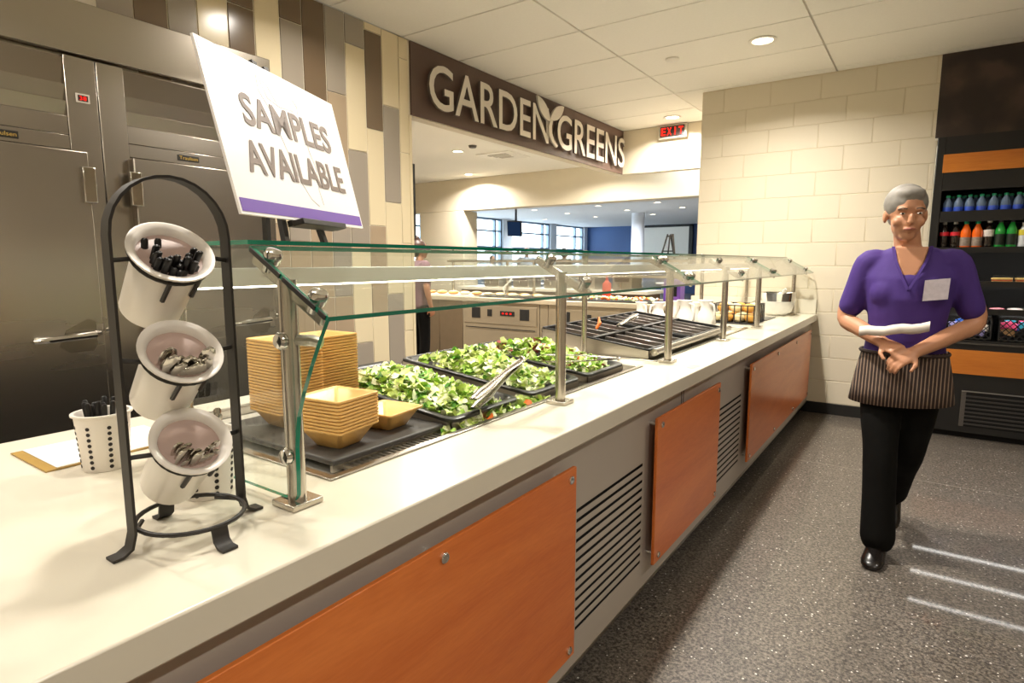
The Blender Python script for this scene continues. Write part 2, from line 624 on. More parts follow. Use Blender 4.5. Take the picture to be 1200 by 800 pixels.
# header over the opening, exit wall, beam
struct('wall_header', MB().box(-3.345, -3.25, 3.342, 7.1, 2.44, CEIL), m_wall)
struct('wall_exit', MB().box(-3.345, -1.75, 7.1, 7.25, 2.45, CEIL), m_wall)
struct('wall_beam', MB().box(-10.6, -1.7, 9.3, 9.6, 2.363, CEIL), m_wall, bevel=.01)
struct('wall_column', MB().box(-8.79, -7.62, 9.3, 9.75, 0, 2.363), m_wall, bevel=.01)
MB_ = MB().box(-1.85, -1.7, 6.15, 9.6, 0, CEIL)
struct('wall_return', MB_, m_wall)
struct('wall_right', MB().box(3.2, 3.3, -3, 6.15, 0, CEIL), m_wall)
struct('wall_rear', MB().box(-3.345, 3.3, -3.1, -3, 0, CEIL), m_wall)
struct('wall_partition', MB().box(-10.6, -3.36, 3.2, 3.34, 0, CEIL), m_wall)
struct('wall_side', MB().box(-10.6, -10.5, 3.34, 9.3, 0, CEIL), m_wall)
struct('wall_dining_near', MB().box(-13.7, -10.6, 9.4, 9.6, 0, CEIL), m_wall)
struct('wall_dining_near', MB().box(-1.7, 1.3, 9.4, 9.6, 0, CEIL), m_wall)
struct('wall_dining_right', MB().box(1.2, 1.3, 9.6, 25.8, 0, CEIL), m_wall)

# back wall of painted blocks
YB = 5.95
wb = struct('wall_back', MB().box(-1.9, -.016, YB + .0025, 6.15, 0, CEIL).box(-.016, 2.42, YB + .0025, 6.15, 2.31, CEIL).box(2.42, 3.2, YB + .0025, 6.5, 0, CEIL).box(-.016, 2.42, 6.45, 6.6, 0, CEIL), m_mortar)
bh, bw = .2045, .41
r = 0
z = .10
blocks = {}
while z < CEIL - .02:
    z1 = min(z + bh, CEIL)
    x = -1.9 - (bw / 2 if r % 2 else 0)
    while x < -.016:
        a, b = max(x, -1.9), min(x + bw, -.016)
        if b - a > .03:
            key = (round(b - a, 3), round(z1 - z, 3))
            if key not in blocks:
                o = MB().box(-(b - a) / 2 + .003, (b - a) / 2 - .003, YB, YB + .02, .003, z1 - z - .003).build('block', m_wall, wb, world=False, bevel=.0025, seg=1)
                blocks[key] = o
                o.location = V(((a + b) / 2, 0, z)) - wb.location
            else:
                link_copy(blocks[key], wb, V(((a + b) / 2, 0, z)) - wb.location)
        x += bw
    z = z1
    r += 1
struct('baseboard_back', MB().box(-1.9, -.02, YB - .012, YB, 0, .10), m_black, bevel=.003)

# dining hall: far wall, window wall, column
m_blue = blotch('navy_mural', '#26406e', '#3a5c92', .5, .55)
struct('wall_dining_far', MB().box(-13.7, 1.3, 25.6, 25.8, 0, CEIL), m_blue)
m_wframe = M('window_frame_blue_grey', '#7f93a8', .4, .3)
struct('wall_window', MB().box(-13.7, -13.4, 9.6, 25.6, 0, .75), m_wall)
for a, b in ((18.75, 19.35), (22.25, 22.75), (25.3, 25.6), (9.6, 10.2)):
    struct('wall_pier', MB().box(-13.7, -13.4, a, b, .75, CEIL), M('pier_white', '#dfe6ee', .6))
for k, (a, b, mull) in enumerate(((10.2, 18.75, (12.3, 14.4, 16.4, 18.35)), (19.35, 22.25, (21.75,)), (22.75, 25.3, (24.6,)))):
    fr = MB()
    fr.box(-13.6, -13.48, a, b, .75, .83).box(-13.6, -13.48, a, b, 2.9, CEIL)
    for z in (1.32, 1.916, 2.506):
        fr.box(-13.6, -13.48, a, b, z - .03, z + .03)
    for y in (a + .03, b - .03, *mull):
        fr.box(-13.6, -13.48, y - .04, y + .04, .75, CEIL)
    wo = struct('window_%d' % (k + 1), fr, m_wframe)
    yy = [a, *mull, b]
    for y0, y1 in zip(yy[:-1], yy[1:]):
        MB().box(-13.55, -13.54, y0, y1, .75, 2.95).build('pane', m_glass, wo)
dc = MB().lathe([(.215, 0), (.215, CEIL)], (-8.06, 19, 0), 24)
struct('trim_2', dc, M('column_white', '#d6dae2', .5))
MB().box(-3.39, -3.3465, 2.9, 3.50, 1.55, 2.12).build('wall_screen', m_black, label='thin black screen edge mounted behind the end of the tiled wall', cat='screen', bevel=.004)

# presentation board on the far wall
pb = thing('presentation_board', 'large white presentation board in a dark frame on the navy far wall', 'board', (-9.5, 25.5, .9))
MB().box(-10.52, -8.5, 25.53, 25.56, .95, 2.86).build('panel', m_paper, pb)
f_ = MB().box(-10.6, -8.34, 25.56, 25.595, .85, 2.95).box(-8.5, -8.34, 25.5, 25.56, .85, 2.95).box(-10.6, -8.34, 25.5, 25.56, 2.87, 2.95)
f_.build('frame', m_black, pb)

# ------------------------------------------------------------------ ceiling lamps
m_trimring = M('downlight_trim', '#e8e2d6', .4)
def downlight(loc, label, watts=LAMP_W, size=.075, group=None, color=WARM, light=True):
    t = thing('downlight', label, 'ceiling light', loc, 0, group)
    r = MB().lathe([(size, 0), (size + .022, -.002), (size + .026, -.008), (size, -.010), (size - .004, -.004)], n=24)
    r.build('trim_ring', m_trimring, t, world=False)
    MB().lathe([(size - .001, -.001), (size - .001, -.004)], n=20).build('lens', m_lens, t, world=False)
    if light:
        ld = bpy.data.lights.new('bulb', 'AREA')
        ld.shape = 'DISK'; ld.spread = math.radians(150); ld.size = size * 1.9; ld.energy = watts; ld.color = color
        lo = bpy.data.objects.new('bulb', ld)
        COL.objects.link(lo)
        lo.parent = t
        lo.location = (0, 0, -.014)
    return t
downlight((-1.12, 4.83, CEIL), 'round recessed downlight in the ceiling tiles before the block wall', 50)
downlight((-2.48, 6.73, CEIL), 'round recessed downlight just in front of the red exit sign', 55)
for i, y in enumerate((2.925, 1.02, -.885)):
    downlight((-1.12, y, CEIL), 'recessed downlight in the row above the salad counter', LAMP_W * (1.75, .42, .25)[i], group='downlights above the salad counter')
for i, y in enumerate((2.35, .3, -1.4)):
    downlight((-2.5, y, CEIL), 'recessed downlight in the row above the staff aisle', LAMP_W * .5, group='downlights above the staff aisle')
for i, y in enumerate((2.3, .3, -1.7)):  # row out of view, added to fill the server, cooler and counter front
    downlight((1.25, y, CEIL), 'added unseen fill downlight over the right of the floor', LAMP_W * (.36, .65, .7)[i], group='added fill downlights over the open floor')
downlight((-5.79, 6.96, CEIL), 'recessed downlight beside the square ceiling vent', 90)
downlight((-7.12, 8.86, CEIL), 'recessed downlight close to the cream beam', 80)
for x, y in ((-4.6, 4.9), (-6.6, 5.0), (-4.4, 8.3)):
    downlight((x, y, CEIL), 'recessed downlight over the rear serving station', 80, group='downlights over the rear station')
for i, (x, y) in enumerate(((-10.28, 16.05), (-10.08, 17.8), (-7.99, 15.9), (-7.89, 17.7), (-7.87, 19.8), (-6.16, 17.8), (-6.2, 15.9), (-12.2, 19.8), (-10.0, 19.7), (-10.3, 13.6), (-8, 13.6), (-6.2, 13.6), (-4.4, 15.9), (-4.4, 17.8))):
    downlight((x, y, CEIL), 'small recessed downlight in the dining hall ceiling', 60, .09, 'dining hall downlights', (.9, .95, 1))

# sprinkler cover and ceiling vent
MB().lathe([(.0, 0), (.055, 0), (.058, -.008), (.045, -.016), (.0, -.018)], (-1.805, 4.854, CEIL), 20).build('sprinkler_cover', m_trimring, label='small round white sprinkler cover flush in a ceiling tile', cat='sprinkler')
vt = thing('ceiling_vent', 'square white louvred air vent in the rear ceiling', 'vent', (-5.45, 7.62, CEIL))
MB().box(-5.75, -5.15, 7.32, 7.92, CEIL - .012, CEIL).build('frame', m_trimring, vt, bevel=.004)
for k in range(3):
    MB().box(-5.62 + k * .03, -5.28 - k * .03, 7.45 + k * .11, 7.53 + k * .11, CEIL - .02, CEIL - .011).build('slat', M('vent_shadow', '#b9b2a6', .6), vt)
MB().lathe([(.0, 0), (.06, 0), (.05, -.03), (.0, -.035)], (-5.35, 6.75, CEIL), 16).build('smoke_detector', M('detector_dark', '#5a554f', .5), label='small dark round smoke detector on the rear ceiling', cat='detector')

# ------------------------------------------------------------------ refrigerators (built in, flush with the tile wall)
FX = WL + .035      # cabinet face
def P_(x0, x1, y0, y1, z0, z1): return MB().box(x0, x1, y0, y1, z0, z1)
fas = struct('trim_4', P_(WL - .05, FX + .01, -1.2, 2.17, 2.285, 2.515), m_steel_fr, bevel=.004)
def fridge(y0, y1, hinge_left, label, brand_y, ctrl_y, door_y, lou, hy):
    t = thing('reach_in_refrigerator', label, 'refrigerator', (WL - .3, (y0 + y1) / 2, 0))
    P_(WL - .6, FX - .03, y0 + .002, y1 - .002, .08, 2.28).build('body', m_steel_fr, t)
    for yy in (y0 + .06, y1 - .06):
        P_(FX - .12, FX - .06, yy - .03, yy + .03, 0, .08).build('leg', m_black, t)
    # stiles
    for a, b in ((y0 + .002, lou[0]), (lou[1], y1 - .002)):
        if b - a > .01:
            P_(FX - .03, FX, a, b, .1, 2.275).build('stile', m_steel_fr, t, bevel=.003)
    # louvres: three overlapping blades
    for za, zb in ((2.15, 2.262), (2.078, 2.148), (2.013, 2.076)):
        q = MB()
        q.add([(FX - .004, lou[0], zb), (FX - .004, lou[1], zb), (FX - .022, lou[1], za), (FX - .022, lou[0], za),
               (FX - .03, lou[0], zb), (FX - .03, lou[1], zb), (FX - .03, lou[1], za - .004), (FX - .03, lou[0], za - .004)],
              [(0, 1, 2, 3), (4, 7, 6, 5), (0, 4, 5, 1), (3, 2, 6, 7), (0, 3, 7, 4), (1, 5, 6, 2)])
        q.build('louvre', m_steel_fr, t)
    P_(FX - .03, FX - .006, lou[0], lou[1], 1.93, 2.012).build('upper_rail', m_steel_fr, t, bevel=.002)
    hd = P_(FX - .03, FX - .004, lou[0], lou[1], 1.866, 1.928).build('brand_rail', m_steel_fr, t, bevel=.002)
    bp = P_(FX - .004, FX, brand_y - .055, brand_y + .055, 1.882, 1.912).build('badge', M('badge_black', '#1a1712', .4), hd, bevel=.002)
    fn = lambda u, v, w_: (FX + .0003 + w_, u, v)
    text_mesh('Traulsen', .03, fn, .0012, 'badge_lettering', [M('badge_gold', '#d9b45a', .3, .6)] * 2, hd, fit=(brand_y - .047, brand_y + .047, 1.889, 1.906))
    # door
    d = P_(FX, FX + .045, door_y[0], door_y[1], .15, 1.858).build('door', m_steel_fr, t, bevel=.006)
    # recessed pull
    c0, c1 = hy
    rc = MB()
    out = [(c0, .985), (c0 + .03, 1.06), (c1 - .03, 1.105), (c1, 1.09), (c1, .985), (c1 - .02, .955), (c0 + .04, .955)]
    rc.prism(out, lambda u, v, w_: (FX + .046 - w_, u, v), .004)
    rc.build('pull_recess', M('recess_steel', '#8f877b', .25, 1.), d)
    MB().tube([(FX + .055, c0 - .09, 1.02), (FX + .085, c0 - .05, 1.025), (FX + .085, c1 - .02, 1.032), (FX + .05, c1 + .01, 1.035)], [.012, .016, .016, .012], 10).build('pull_bar', m_chrome, d)
    MB().lathe([(.009, 0), (.011, .012), (.004, .016)], (0, 0, 0), 10, mat=Matrix.Translation((FX + .044, c1 + .045, 1.05)) @ Matrix.Rotation(PI / 2, 4, 'Y')).build('lock', m_chrome, d)
    # hinges
    hyy = door_y[0] + .005 if hinge_left else door_y[1] - .005
    for z in (1.72, .35):
        P_(FX + .04, FX + .062, hyy - .03, hyy + .022, z - .09, z + .07).build('hinge', m_chrome, d, bevel=.004)
    if ctrl_y:
        c = P_(FX - .001, FX + .003, ctrl_y - .028, ctrl_y + .028, 2.078, 2.118).build('thermostat', M('thermostat_bezel', '#cfc7bb', .4), t, bevel=.002)
        P_(FX + .003, FX + .004, ctrl_y - .02, ctrl_y + .02, 2.085, 2.111).build('display', M('display_dark', '#2a0c0a', .3), c)
        text_mesh('38', .03, lambda u, v, w_: (FX + .0042 + w_, u, v), .0006, 'display_digits', [m_red_disp] * 2, c, fit=(ctrl_y - .014, ctrl_y + .014, 2.089, 2.107))
    return t
fridge(.35, 1.273, False, 'stainless reach-in refrigerator with a red thermostat display, partly out of view', .905, 1.211, (.42, 1.197), (.42, 1.147), (1.015, 1.165))
fridge(1.273, 2.165, True, 'stainless reach-in refrigerator behind the easel sign, beside the tiled wall', 1.672, None, (1.383, 2.10), (1.39, 2.10), (1.93, 2.06))

# ------------------------------------------------------------------ GARDEN GREENS sign
sg = thing('wall_sign', 'long brown sign with raised pale letters reading GARDEN GREENS', 'sign', (-3.24, 5.23, 2.445))
MB().box(-3.25, -3.235, 3.36, 7.095, 2.447, 2.966).build('panel', m_brownsign, sg)
def word(txt, ya, yb, z0, z1):
    tot = text_width(txt, 1., .008)
    for i, ch in enumerate(txt):
        pre = text_width(txt[:i + 1], 1., .008)
        one = text_width(ch, 1., .008)
        cw = one[1] - one[0]
        k = (yb - ya) / (tot[1] - tot[0])
        u1 = ya + (pre[1] - tot[0]) * k
        u0 = u1 - cw * k
        fn = lambda u, v, w_: (-3.205 + w_, u, v)
        zz0 = z0 + (one[2]) * 0
        text_mesh(ch, 1., fn, .022, 'letter', [m_letter, m_lside], sg, bold=.008, fit=(u0, u1, z0, z1))
word('GARDEN', 3.50, 5.225, 2.523, 2.855)
word('GREENS', 5.40, 7.03, 2.51, 2.855)
def leaf(pts, w0, w1, name='leaf'):
    MB().prism(pts, lambda u, v, w_: (w0 + w_, u, v), w1 - w0).build(name, [m_letter], sg)
def leafshape(p, q, bul):
    p, q = V((*p, 0)), V((*q, 0)); d = q - p; n = V((-d.y, d.x, 0))
    a = [p + d * t + n * bul * math.sin(PI * t) ** .8 for t in [i / 8 for i in range(9)]]
    b = [p + d * t - n * bul * .75 * math.sin(PI * t) ** .8 for t in [i / 8 for i in range(7, 0, -1)]]
    return [(v.x, v.y) for v in a + b]
leaf(leafshape((5.24, 2.735), (4.99, 2.93), .22), -3.185, -3.165)
leaf(leafshape((5.22, 2.755), (5.49, 2.925), -.2), -3.180, -3.160)
st = [(5.21 + .02 * math.sin(t * 3), 2.77 - .26 * t) for t in [i / 8 for i in range(9)]]
stem = [(5.235, 2.76), (5.20, 2.68), (5.215, 2.60), (5.27, 2.54), (5.36, 2.505), (5.38, 2.525), (5.305, 2.57), (5.265, 2.63), (5.262, 2.69), (5.28, 2.75)]
leaf(stem, -3.183, -3.165, 'stem')
MB().prism(leafshape((5.38, 2.52), (5.47, 2.78), .16), lambda u, v, w_: (-3.225 + w_, u, v), .012).build('leaf', m_lside, sg)

# exit sign
ex = thing('exit_sign', 'small red lit exit sign in a pale housing on the header wall', 'exit sign', (-2.59, 7.08, 2.80))
MB().box(-2.765, -2.42, 7.045, 7.1, 2.805, 2.965).build('housing', M('exit_housing', '#b9b1a4', .4, .5), ex, bevel=.006)
MB().box(-2.74, -2.445, 7.04, 7.046, 2.826, 2.945).build('face', M('exit_face', '#2a1613', .3), ex)
for i, ch in enumerate('EXIT'):
    u0 = -2.725 + i * .07
    text_mesh(ch, .1, lambda u, v, w_: (u, 7.0395 - w_, v), .002, 'letter', [m_red_lit] * 2, ex, bold=.002, fit=(u0 + (.02 if ch == 'I' else 0), u0 + (.035 if ch == 'I' else .055), 2.842, 2.93))

# ================================================================== SALAD COUNTER
CX0, CX1, CY0, CY1 = -1.935, -.785, -.75, 5.945
CT = .90
# worktop with two openings cut for the wells (built as strips around them)
W1 = (-1.78, -1.03, .80, 2.47)      # cold well opening x0,x1,y0,y1
W2 = (-1.80, -1.03, 2.66, 4.38)     # hot well
wt = MB()
xsb = [CX0, -1.79, -1.03, CX1]
ysb = [CY0, W1[2], W1[3], W2[2], W2[3], CY1]
outer = set()
def slab(x0, x1, y0, y1): wt.box(x0, x1, y0, y1, .84, CT)
# vertices shared so the top reads as one slab: build from a grid of cells
grid_v = {}
def gv(x, y, z):
    k = (x, y, z)
    if k not in grid_v:
        grid_v[k] = len(wt.v); wt.v.append(V(k))
    return grid_v[k]
cells = []
for i in range(3):
    for j in range(5):
        if i == 1 and j in (1, 3): continue
        cells.append((i, j))
cs = set(cells)
for i, j in cells:
    x0, x1, y0, y1 = xsb[i], xsb[i + 1], ysb[j], ysb[j + 1]
    wt.f.append((gv(x0, y0, CT), gv(x1, y0, CT), gv(x1, y1, CT), gv(x0, y1, CT)))
    wt.f.append((gv(x0, y1, .84), gv(x1, y1, .84), gv(x1, y0, .84), gv(x0, y0, .84)))
    for di, dj, a, b in ((-1, 0, (x0, y1), (x0, y0)), (1, 0, (x1, y0), (x1, y1)), (0, -1, (x0, y0), (x1, y0)), (0, 1, (x1, y1), (x0, y1))):
        if (i + di, j + dj) not in cs:
            wt.f.append((gv(*a, .84), gv(*b, .84), gv(*b, CT), gv(*a, CT)))
wt.m = [0] * len(wt.f)
wt.build('worktop', m_top, label='long cream stone worktop of the salad counter', cat='worktop', bevel=.004)
MB().box(-1.93, CX1 - .012, CY1 - .018, CY1, CT + .0005, 1.03).build('upstand', m_top, label='low cream upstand where the worktop meets the block wall', cat='upstand', bevel=.003)

# base cabinet
BX = -.83
bc = thing('counter_base', 'grey steel base of the salad counter with slotted vents and orange boards', 'counter', (-1.4, 2.6, 0))
BZ0, BZ1 = .09, .838
MB().box(-1.89, -.95, CY0 + .1, CY1 - .02, 0, .088).build('toe_kick', m_black, bc)
MB().box(-1.90, BX - .03, CY0 + .05, CY1 - .005, BZ0, .70).build('carcass', m_dark, bc)
vents = [(1.545, 2.067, .19, .612, 13), (3.05, 3.52, .19, .612, 13), (-.45, -.05, .19, .612, 13)]
# front skin: solid strips around each vent, slats within
vs_ = sorted(vents)
yy = CY0 + .05
skin = MB()
seams = (2.48,)
for (a, b, z0, z1, n) in vs_:
    skin.box(BX - .002, BX, yy, a, BZ0, BZ1)
    skin.box(BX - .002, BX, a, b, BZ0, z0)
    skin.box(BX - .002, BX, a, b, z1, BZ1)
    yy = b
skin.box(BX - .002, BX, yy, CY1 - .005, BZ0, BZ1)
skin.build('front_panel', m_base, bc)
for (a, b, z0, z1, n) in vs_:
    pitch = (z1 - z0) / n
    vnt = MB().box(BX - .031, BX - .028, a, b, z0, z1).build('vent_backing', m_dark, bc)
    for k in range(n):
        # slat between two slots; slots 11 mm tall with rounded ends
        MB().box(BX - .0015, BX, a - .001, b + .001, z0 + k * pitch, z0 + k * pitch + pitch - .0125).build('vent_slat', m_base, bc)
MB().box(BX, BX + .003, CY0 + .05, CY1 - .01, BZ0, BZ0 + .012).build('bottom_lip', m_steel, bc)
for y in (2.475, 2.50):
    MB().box(BX, BX + .0015, y - .003, y + .003, .62, BZ1).build('panel_seam', M('seam_dark', '#5b544c', .5, .4), bc)
# orange boards on standoffs
def board(y0, y1, bolts):
    o = MB().box(-.795, -.785 + .002, y0, y1, .205, .785).build('orange_board', m_orange, bc, bevel=.002)
    for y in bolts:
        for z in (.235, .755):
            s = MB().lathe([(.008, 0), (.008, .036)], (0, 0, 0), 10, mat=Matrix.Translation((BX, y, z)) @ Matrix.Rotation(PI / 2, 4, 'Y'))
            s.lathe([(.012, 0), (.012, .005), (.010, .007), (0, .0072)], (0, 0, 0), 14, mat=Matrix.Translation((-.783, y, z)) @ Matrix.Rotation(PI / 2, 4, 'Y'))
            s.build('standoff_bolt', m_chrome, o)
board(.02, 1.455, (.06, .30, .88, 1.42))
board(2.085, 2.91, (2.125, 2.87))
board(3.535, 5.66, (3.575, 4.26, 4.94, 5.62))

# wells -----------------------------------------------------------------
def well(name, label, W, depth):
    x0, x1, y0, y1 = W
    t = thing(name, label, 'well', ((x0 + x1) / 2, (y0 + y1) / 2, CT))
    rim = MB()
    r = .018
    rim.box(x0 - r, x1 + r, y0 - r, y0 + .004, CT + .0005, CT + .005)
    rim.box(x0 - r, x1 + r, y1 - .004, y1 + r, CT + .0005, CT + .005)
    rim.box(x0 - r, x0 + .004, y0, y1, CT + .0005, CT + .005)
    rim.box(x1 - .004, x1 + r, y0, y1, CT + .0005, CT + .005)
    rim.build('rim', m_steel, t, bevel=.002)
    tub = MB()
    tub.box(x0 + .012, x1 - .002, y0 + .002, y1 - .002, CT - depth - .004, CT - depth)
    tub.box(x0 + .0005, x0 + .004, y0 + .002, y1 - .002, CT - depth, CT)
    tub.box(x1 - .004, x1 - .0005, y0 + .002, y1 - .002, CT - depth, CT)
    tub.box(x0 + .002, x1 - .002, y0 + .0005, y0 + .004, CT - depth, CT)
    tub.box(x0 + .002, x1 - .002, y1 - .004, y1 - .0005, CT - depth, CT)
    tub.build('tub', M('tub_steel', '#d9d3c8', .4, .6, var=.04), t)
    return t
cw = well('cold_well', 'shallow stainless cold well under the salad pans', W1, .022)
hw = well('hot_well', 'shallow stainless well under the black divided pans', W2, .022)
# slotted air grille along the customer side of the cold well
gr = MB().box(-1.092, -1.036, .88, 2.43, CT - .018, CT - .012)
gr.build('air_grille_base', M('grille_shade', '#8b857c', .4, .3), cw)
sl = MB()
n = 90
for k in range(n):
    y = .88 + 1.55 * k / n
    sl.box(-1.092, -1.036, y, y + .0085, CT - .012, CT - .006)
sl.box(-1.10, -1.092, .85, 2.45, CT - .018, CT - .002).box(-1.036, -1.030, .85, 2.45, CT - .018, CT - .002)
sl.build('air_grille_slats', m_steel, cw, kind='stuff')

# tray with bowls
TZ = .9125
tr = MB()
tr.box(-1.60, -1.088, .85, 1.232, .8975, TZ)
tr.box(-1.54, -1.20, .95, 1.14, CT - .0212, .8975)
tr.build('serving_tray', m_tray, label='dark grey rectangular tray holding the stacks of tan bowls', cat='tray', bevel=.004)
def rsq(h, r, z, n=4):
    pts = []
    for cx, cy, a0 in ((h - r, h - r, 0), (-h + r, h - r, PI / 2), (-h + r, -h + r, PI), (h - r, -h + r, 1.5 * PI)):
        for k in range(n + 1):
            a = a0 + PI / 2 * k / n
            pts.append((cx + r * math.cos(a), cy + r * math.sin(a), z))
    return pts
bowl_mb = MB()
bowl_mb.rings([rsq(.036, .008, .0), rsq(.040, .010, .002), rsq(.0655, .010, .0452), rsq(.0722, .009, .0457), rsq(.0735, .009, .0480), rsq(.0730, .009, .0515), rsq(.0700, .008, .0525), rsq(.0625, .009, .0475), rsq(.037, .010, .007), rsq(.030, .010, .006)])
bowl0 = bowl_mb.build('square_bowl', m_tan, world=False, smooth=50)
bowl_used = [False]
def bowl(x, y, z, rz, label, group):
    if not bowl_used[0]:
        o = bowl0; bowl_used[0] = True
    else:
        o = bowl0.copy(); COL.objects.link(o)
    o.location = (x, y, z); o.rotation_euler = (0, 0, rz)
    tag(o, label, 'bowl', group)
def stack(x, y, n, rz, where, group):
    for k in range(n):
        top = k == n - 1
        bowl(x, y, TZ + .0003 + k * .0084, rz + random.uniform(-.012, .012),
             ('topmost tan square bowl of the ' if top else 'tan square bowl nested in the ') + where, None if top else group)
stack(-1.45, .985, 24, .0, 'tall stack next to the glass end pane', 'bowls of the tall stack by the end pane')
stack(-1.49, 1.145, 23, .03, 'tall stack next to the lettuce pan', 'bowls of the tall stack by the lettuce')
stack(-1.185, .945, 10, .14, 'short stack at the front of the tray', 'bowls of the short stack')
bowl(-1.205, 1.128, TZ + .0003, .12, 'single tan square bowl lying beside the short stack', None)

# tilted pans with salad ---------------------------------------------------
def frame(x1, y0, z0, x0, z1):
    """tilted frame: u from the front (x1,z0) to the back (x0,z1), v along +Y"""
    o = V((x1, y0, z0)); a = V((x0 - x1, 0, z1 - z0)); L = a.length; a.normalize()
    nn = V((0, 1, 0)).cross(a)
    if nn.z < 0: nn = -nn
    return (lambda u, v, w_: o + a * u + V((0, v, 0)) + nn * w_), L
greens = [M('lettuce_pale', '#eef4c8', .55, var=.15, scale=60), M('lettuce_light', '#cfe07e', .5, var=.2, scale=60), M('lettuce_mid', '#9cc44c', .5, var=.25, scale=60),
          M('lettuce_dark', '#5a9232', .5, var=.25, scale=60), M('radicchio_red', '#8c2a2e', .5, var=.3, scale=60), M('carrot_orange', '#e2702a', .5)]
def leaf_patch(mb, c, s, nrm, mi, rng):
    q = Quaternion(nrm, rng.uniform(0, 2 * PI))
    t = q @ (nrm.orthogonal().normalized()); b = nrm.cross(t)
    k1, k2, ph = rng.uniform(.15, .5), rng.uniform(.1, .4), rng.uniform(0, 6)
    n = 3
    vs, fs = [], []
    for i in range(n + 1):
        for j in range(n + 1):
            x, y = i / n * 2 - 1, j / n * 2 - 1
            h = k1 * (x * x) - k2 * y * y + .22 * math.sin(3.1 * x + ph) * math.cos(2.7 * y + ph) + rng.uniform(-.12, .12)
            e = 1 - .25 * (x * x * y * y) + rng.uniform(-.1, .1)
            vs.append(c + t * x * s * e + b * y * s * .7 * e + nrm * h * s * .8)
    for i in range(n):
        for j in range(n):
            a = i * (n + 1) + j
            fs.append((a, a + 1, a + n + 2, a + n + 1))
    mb.add(vs, fs, mi)
def salad(fn, L, W, count, weights, hmax, name, label, seed, base=.0, region=None):
    rng = random.Random(seed)
    mb = MB()
    x0, x1, y0, y1 = region or (.03, L - .06, .025, W - .055)
    for k in range(count):
        u, v = rng.uniform(x0, x1), rng.uniform(y0, y1)
        e = min(1, 3.2 * min((u - x0) / (x1 - x0), (x1 - u) / (x1 - x0), (v - y0) / (y1 - y0), (y1 - v) / (y1 - y0)) + .25)
        hh = base + hmax * e * (.75 + .25 * math.sin(u * 17 + seed) * math.cos(v * 21 + seed)) * (.55 + .45 * rng.random())
        nrm = V((rng.gauss(0, .6), rng.gauss(0, .6), 1)).normalized()
        r = rng.random(); mi = 0
        for i, wgt in enumerate(weights):
            if r < wgt: mi = i; break
            r -= wgt
        leaf_patch(mb, fn(u, v, hh), rng.uniform(.012, .026), nrm, mi, rng)
    return mb.build(name, greens, kind='stuff', label=label, cat='salad', smooth=60)
def salad_pan(y0, wid, label, zf=.928, zb=.992):
    fn, L = frame(-1.062, y0, zf, -1.665, zb)
    t = thing('salad_pan', label, 'pan', (-1.36, y0 + wid / 2, CT - .02), 0)
    # steel carrier: wedge box
    c = MB()
    e = .004
    P0, P1 = fn(0, 0, -.012), fn(L, 0, -.012)
    for (va, vb) in ((0, e), (wid - e, wid)):
        c.add([V((P0.x, y0 + va, CT - .0215)), V((P1.x, y0 + va, CT - .0215)), P1 + V((0, va, 0)), P0 + V((0, va, 0)),
               V((P0.x, y0 + vb, CT - .0215)), V((P1.x, y0 + vb, CT - .0215)), P1 + V((0, vb, 0)), P0 + V((0, vb, 0))],
              [(0, 1, 2, 3), (4, 7, 6, 5), (0, 4, 5, 1), (1, 5, 6, 2), (2, 6, 7, 3), (3, 7, 4, 0)])
    c.box(P0.x - e, P0.x, y0, y0 + wid, CT - .0215, P0.z)
    c.box(P1.x, P1.x + e, y0, y0 + wid, CT - .0215, P1.z)
    c.build('carrier', m_steel, t)
    # pan: rounded rim, sloped sides, floor
    def ring(ins, w_, rad=.03, n=5):
        pts = []
        for cu, cv, a0 in ((L - ins - rad, wid - ins - rad, 0), (ins + rad, wid - ins - rad, PI / 2), (ins + rad, ins + rad, PI), (L - ins - rad, ins + rad, 1.5 * PI)):
            for k in range(n + 1):
                a = a0 + PI / 2 * k / n
                pts.append(fn(cu + rad * math.cos(a), cv + rad * math.sin(a), w_))
        return pts
    p = MB()
    p.rings([ring(-.006, -.010), ring(-.006, -.001), ring(.0, .002), ring(.012, .001), ring(.018, -.006), ring(.034, -.026), ring(.05, -.0265)], closed_ends=False)
    rr = ring(.05, -.0265)
    o_ = len(p.v) - len(rr)
    p.f.append(tuple(range(o_, o_ + len(rr)))); p.m.append(0)
    p.build('insert', m_pan, t, smooth=50)
    return fn, L
fn1, L1 = salad_pan(1.235, .33, 'black speckled pan of chopped romaine on a steel carrier beside the bowls')
fn2, L2 = salad_pan(1.645, .335, 'black speckled pan of chopped romaine between two other salad pans')
fn3, L3 = salad_pan(2.055, .325, 'black speckled pan of mixed greens on a steel carrier')
salad(fn1, L1, .33, 900, (.38, .28, .22, .12), .075, 'chopped_romaine', 'heap of chopped pale romaine in the pan next to the bowls', 3, -.02)
salad(fn2, L2, .335, 900, (.45, .32, .17, .06), .09, 'chopped_romaine', 'mound of very pale chopped romaine in the middle salad pan', 5, -.02)
salad(fn3, L3, .325, 850, (.28, .26, .26, .10, .08, .02), .085, 'mixed_greens', 'mixed green and red leaves heaped in the pan nearest the black dividers', 9, -.02)
# spilt leaves on the well
fsp = lambda u, v, w_: V((-1.10 + u, 1.20 + v, .889 + w_))
salad(fsp, .1, .5, 190, (.3, .3, .25, .12, 0, .03), .03, 'spilt_lettuce', 'lettuce bits spilt along the grille in front of the pans', 12, .0, (-.02, .055, .0, .52))

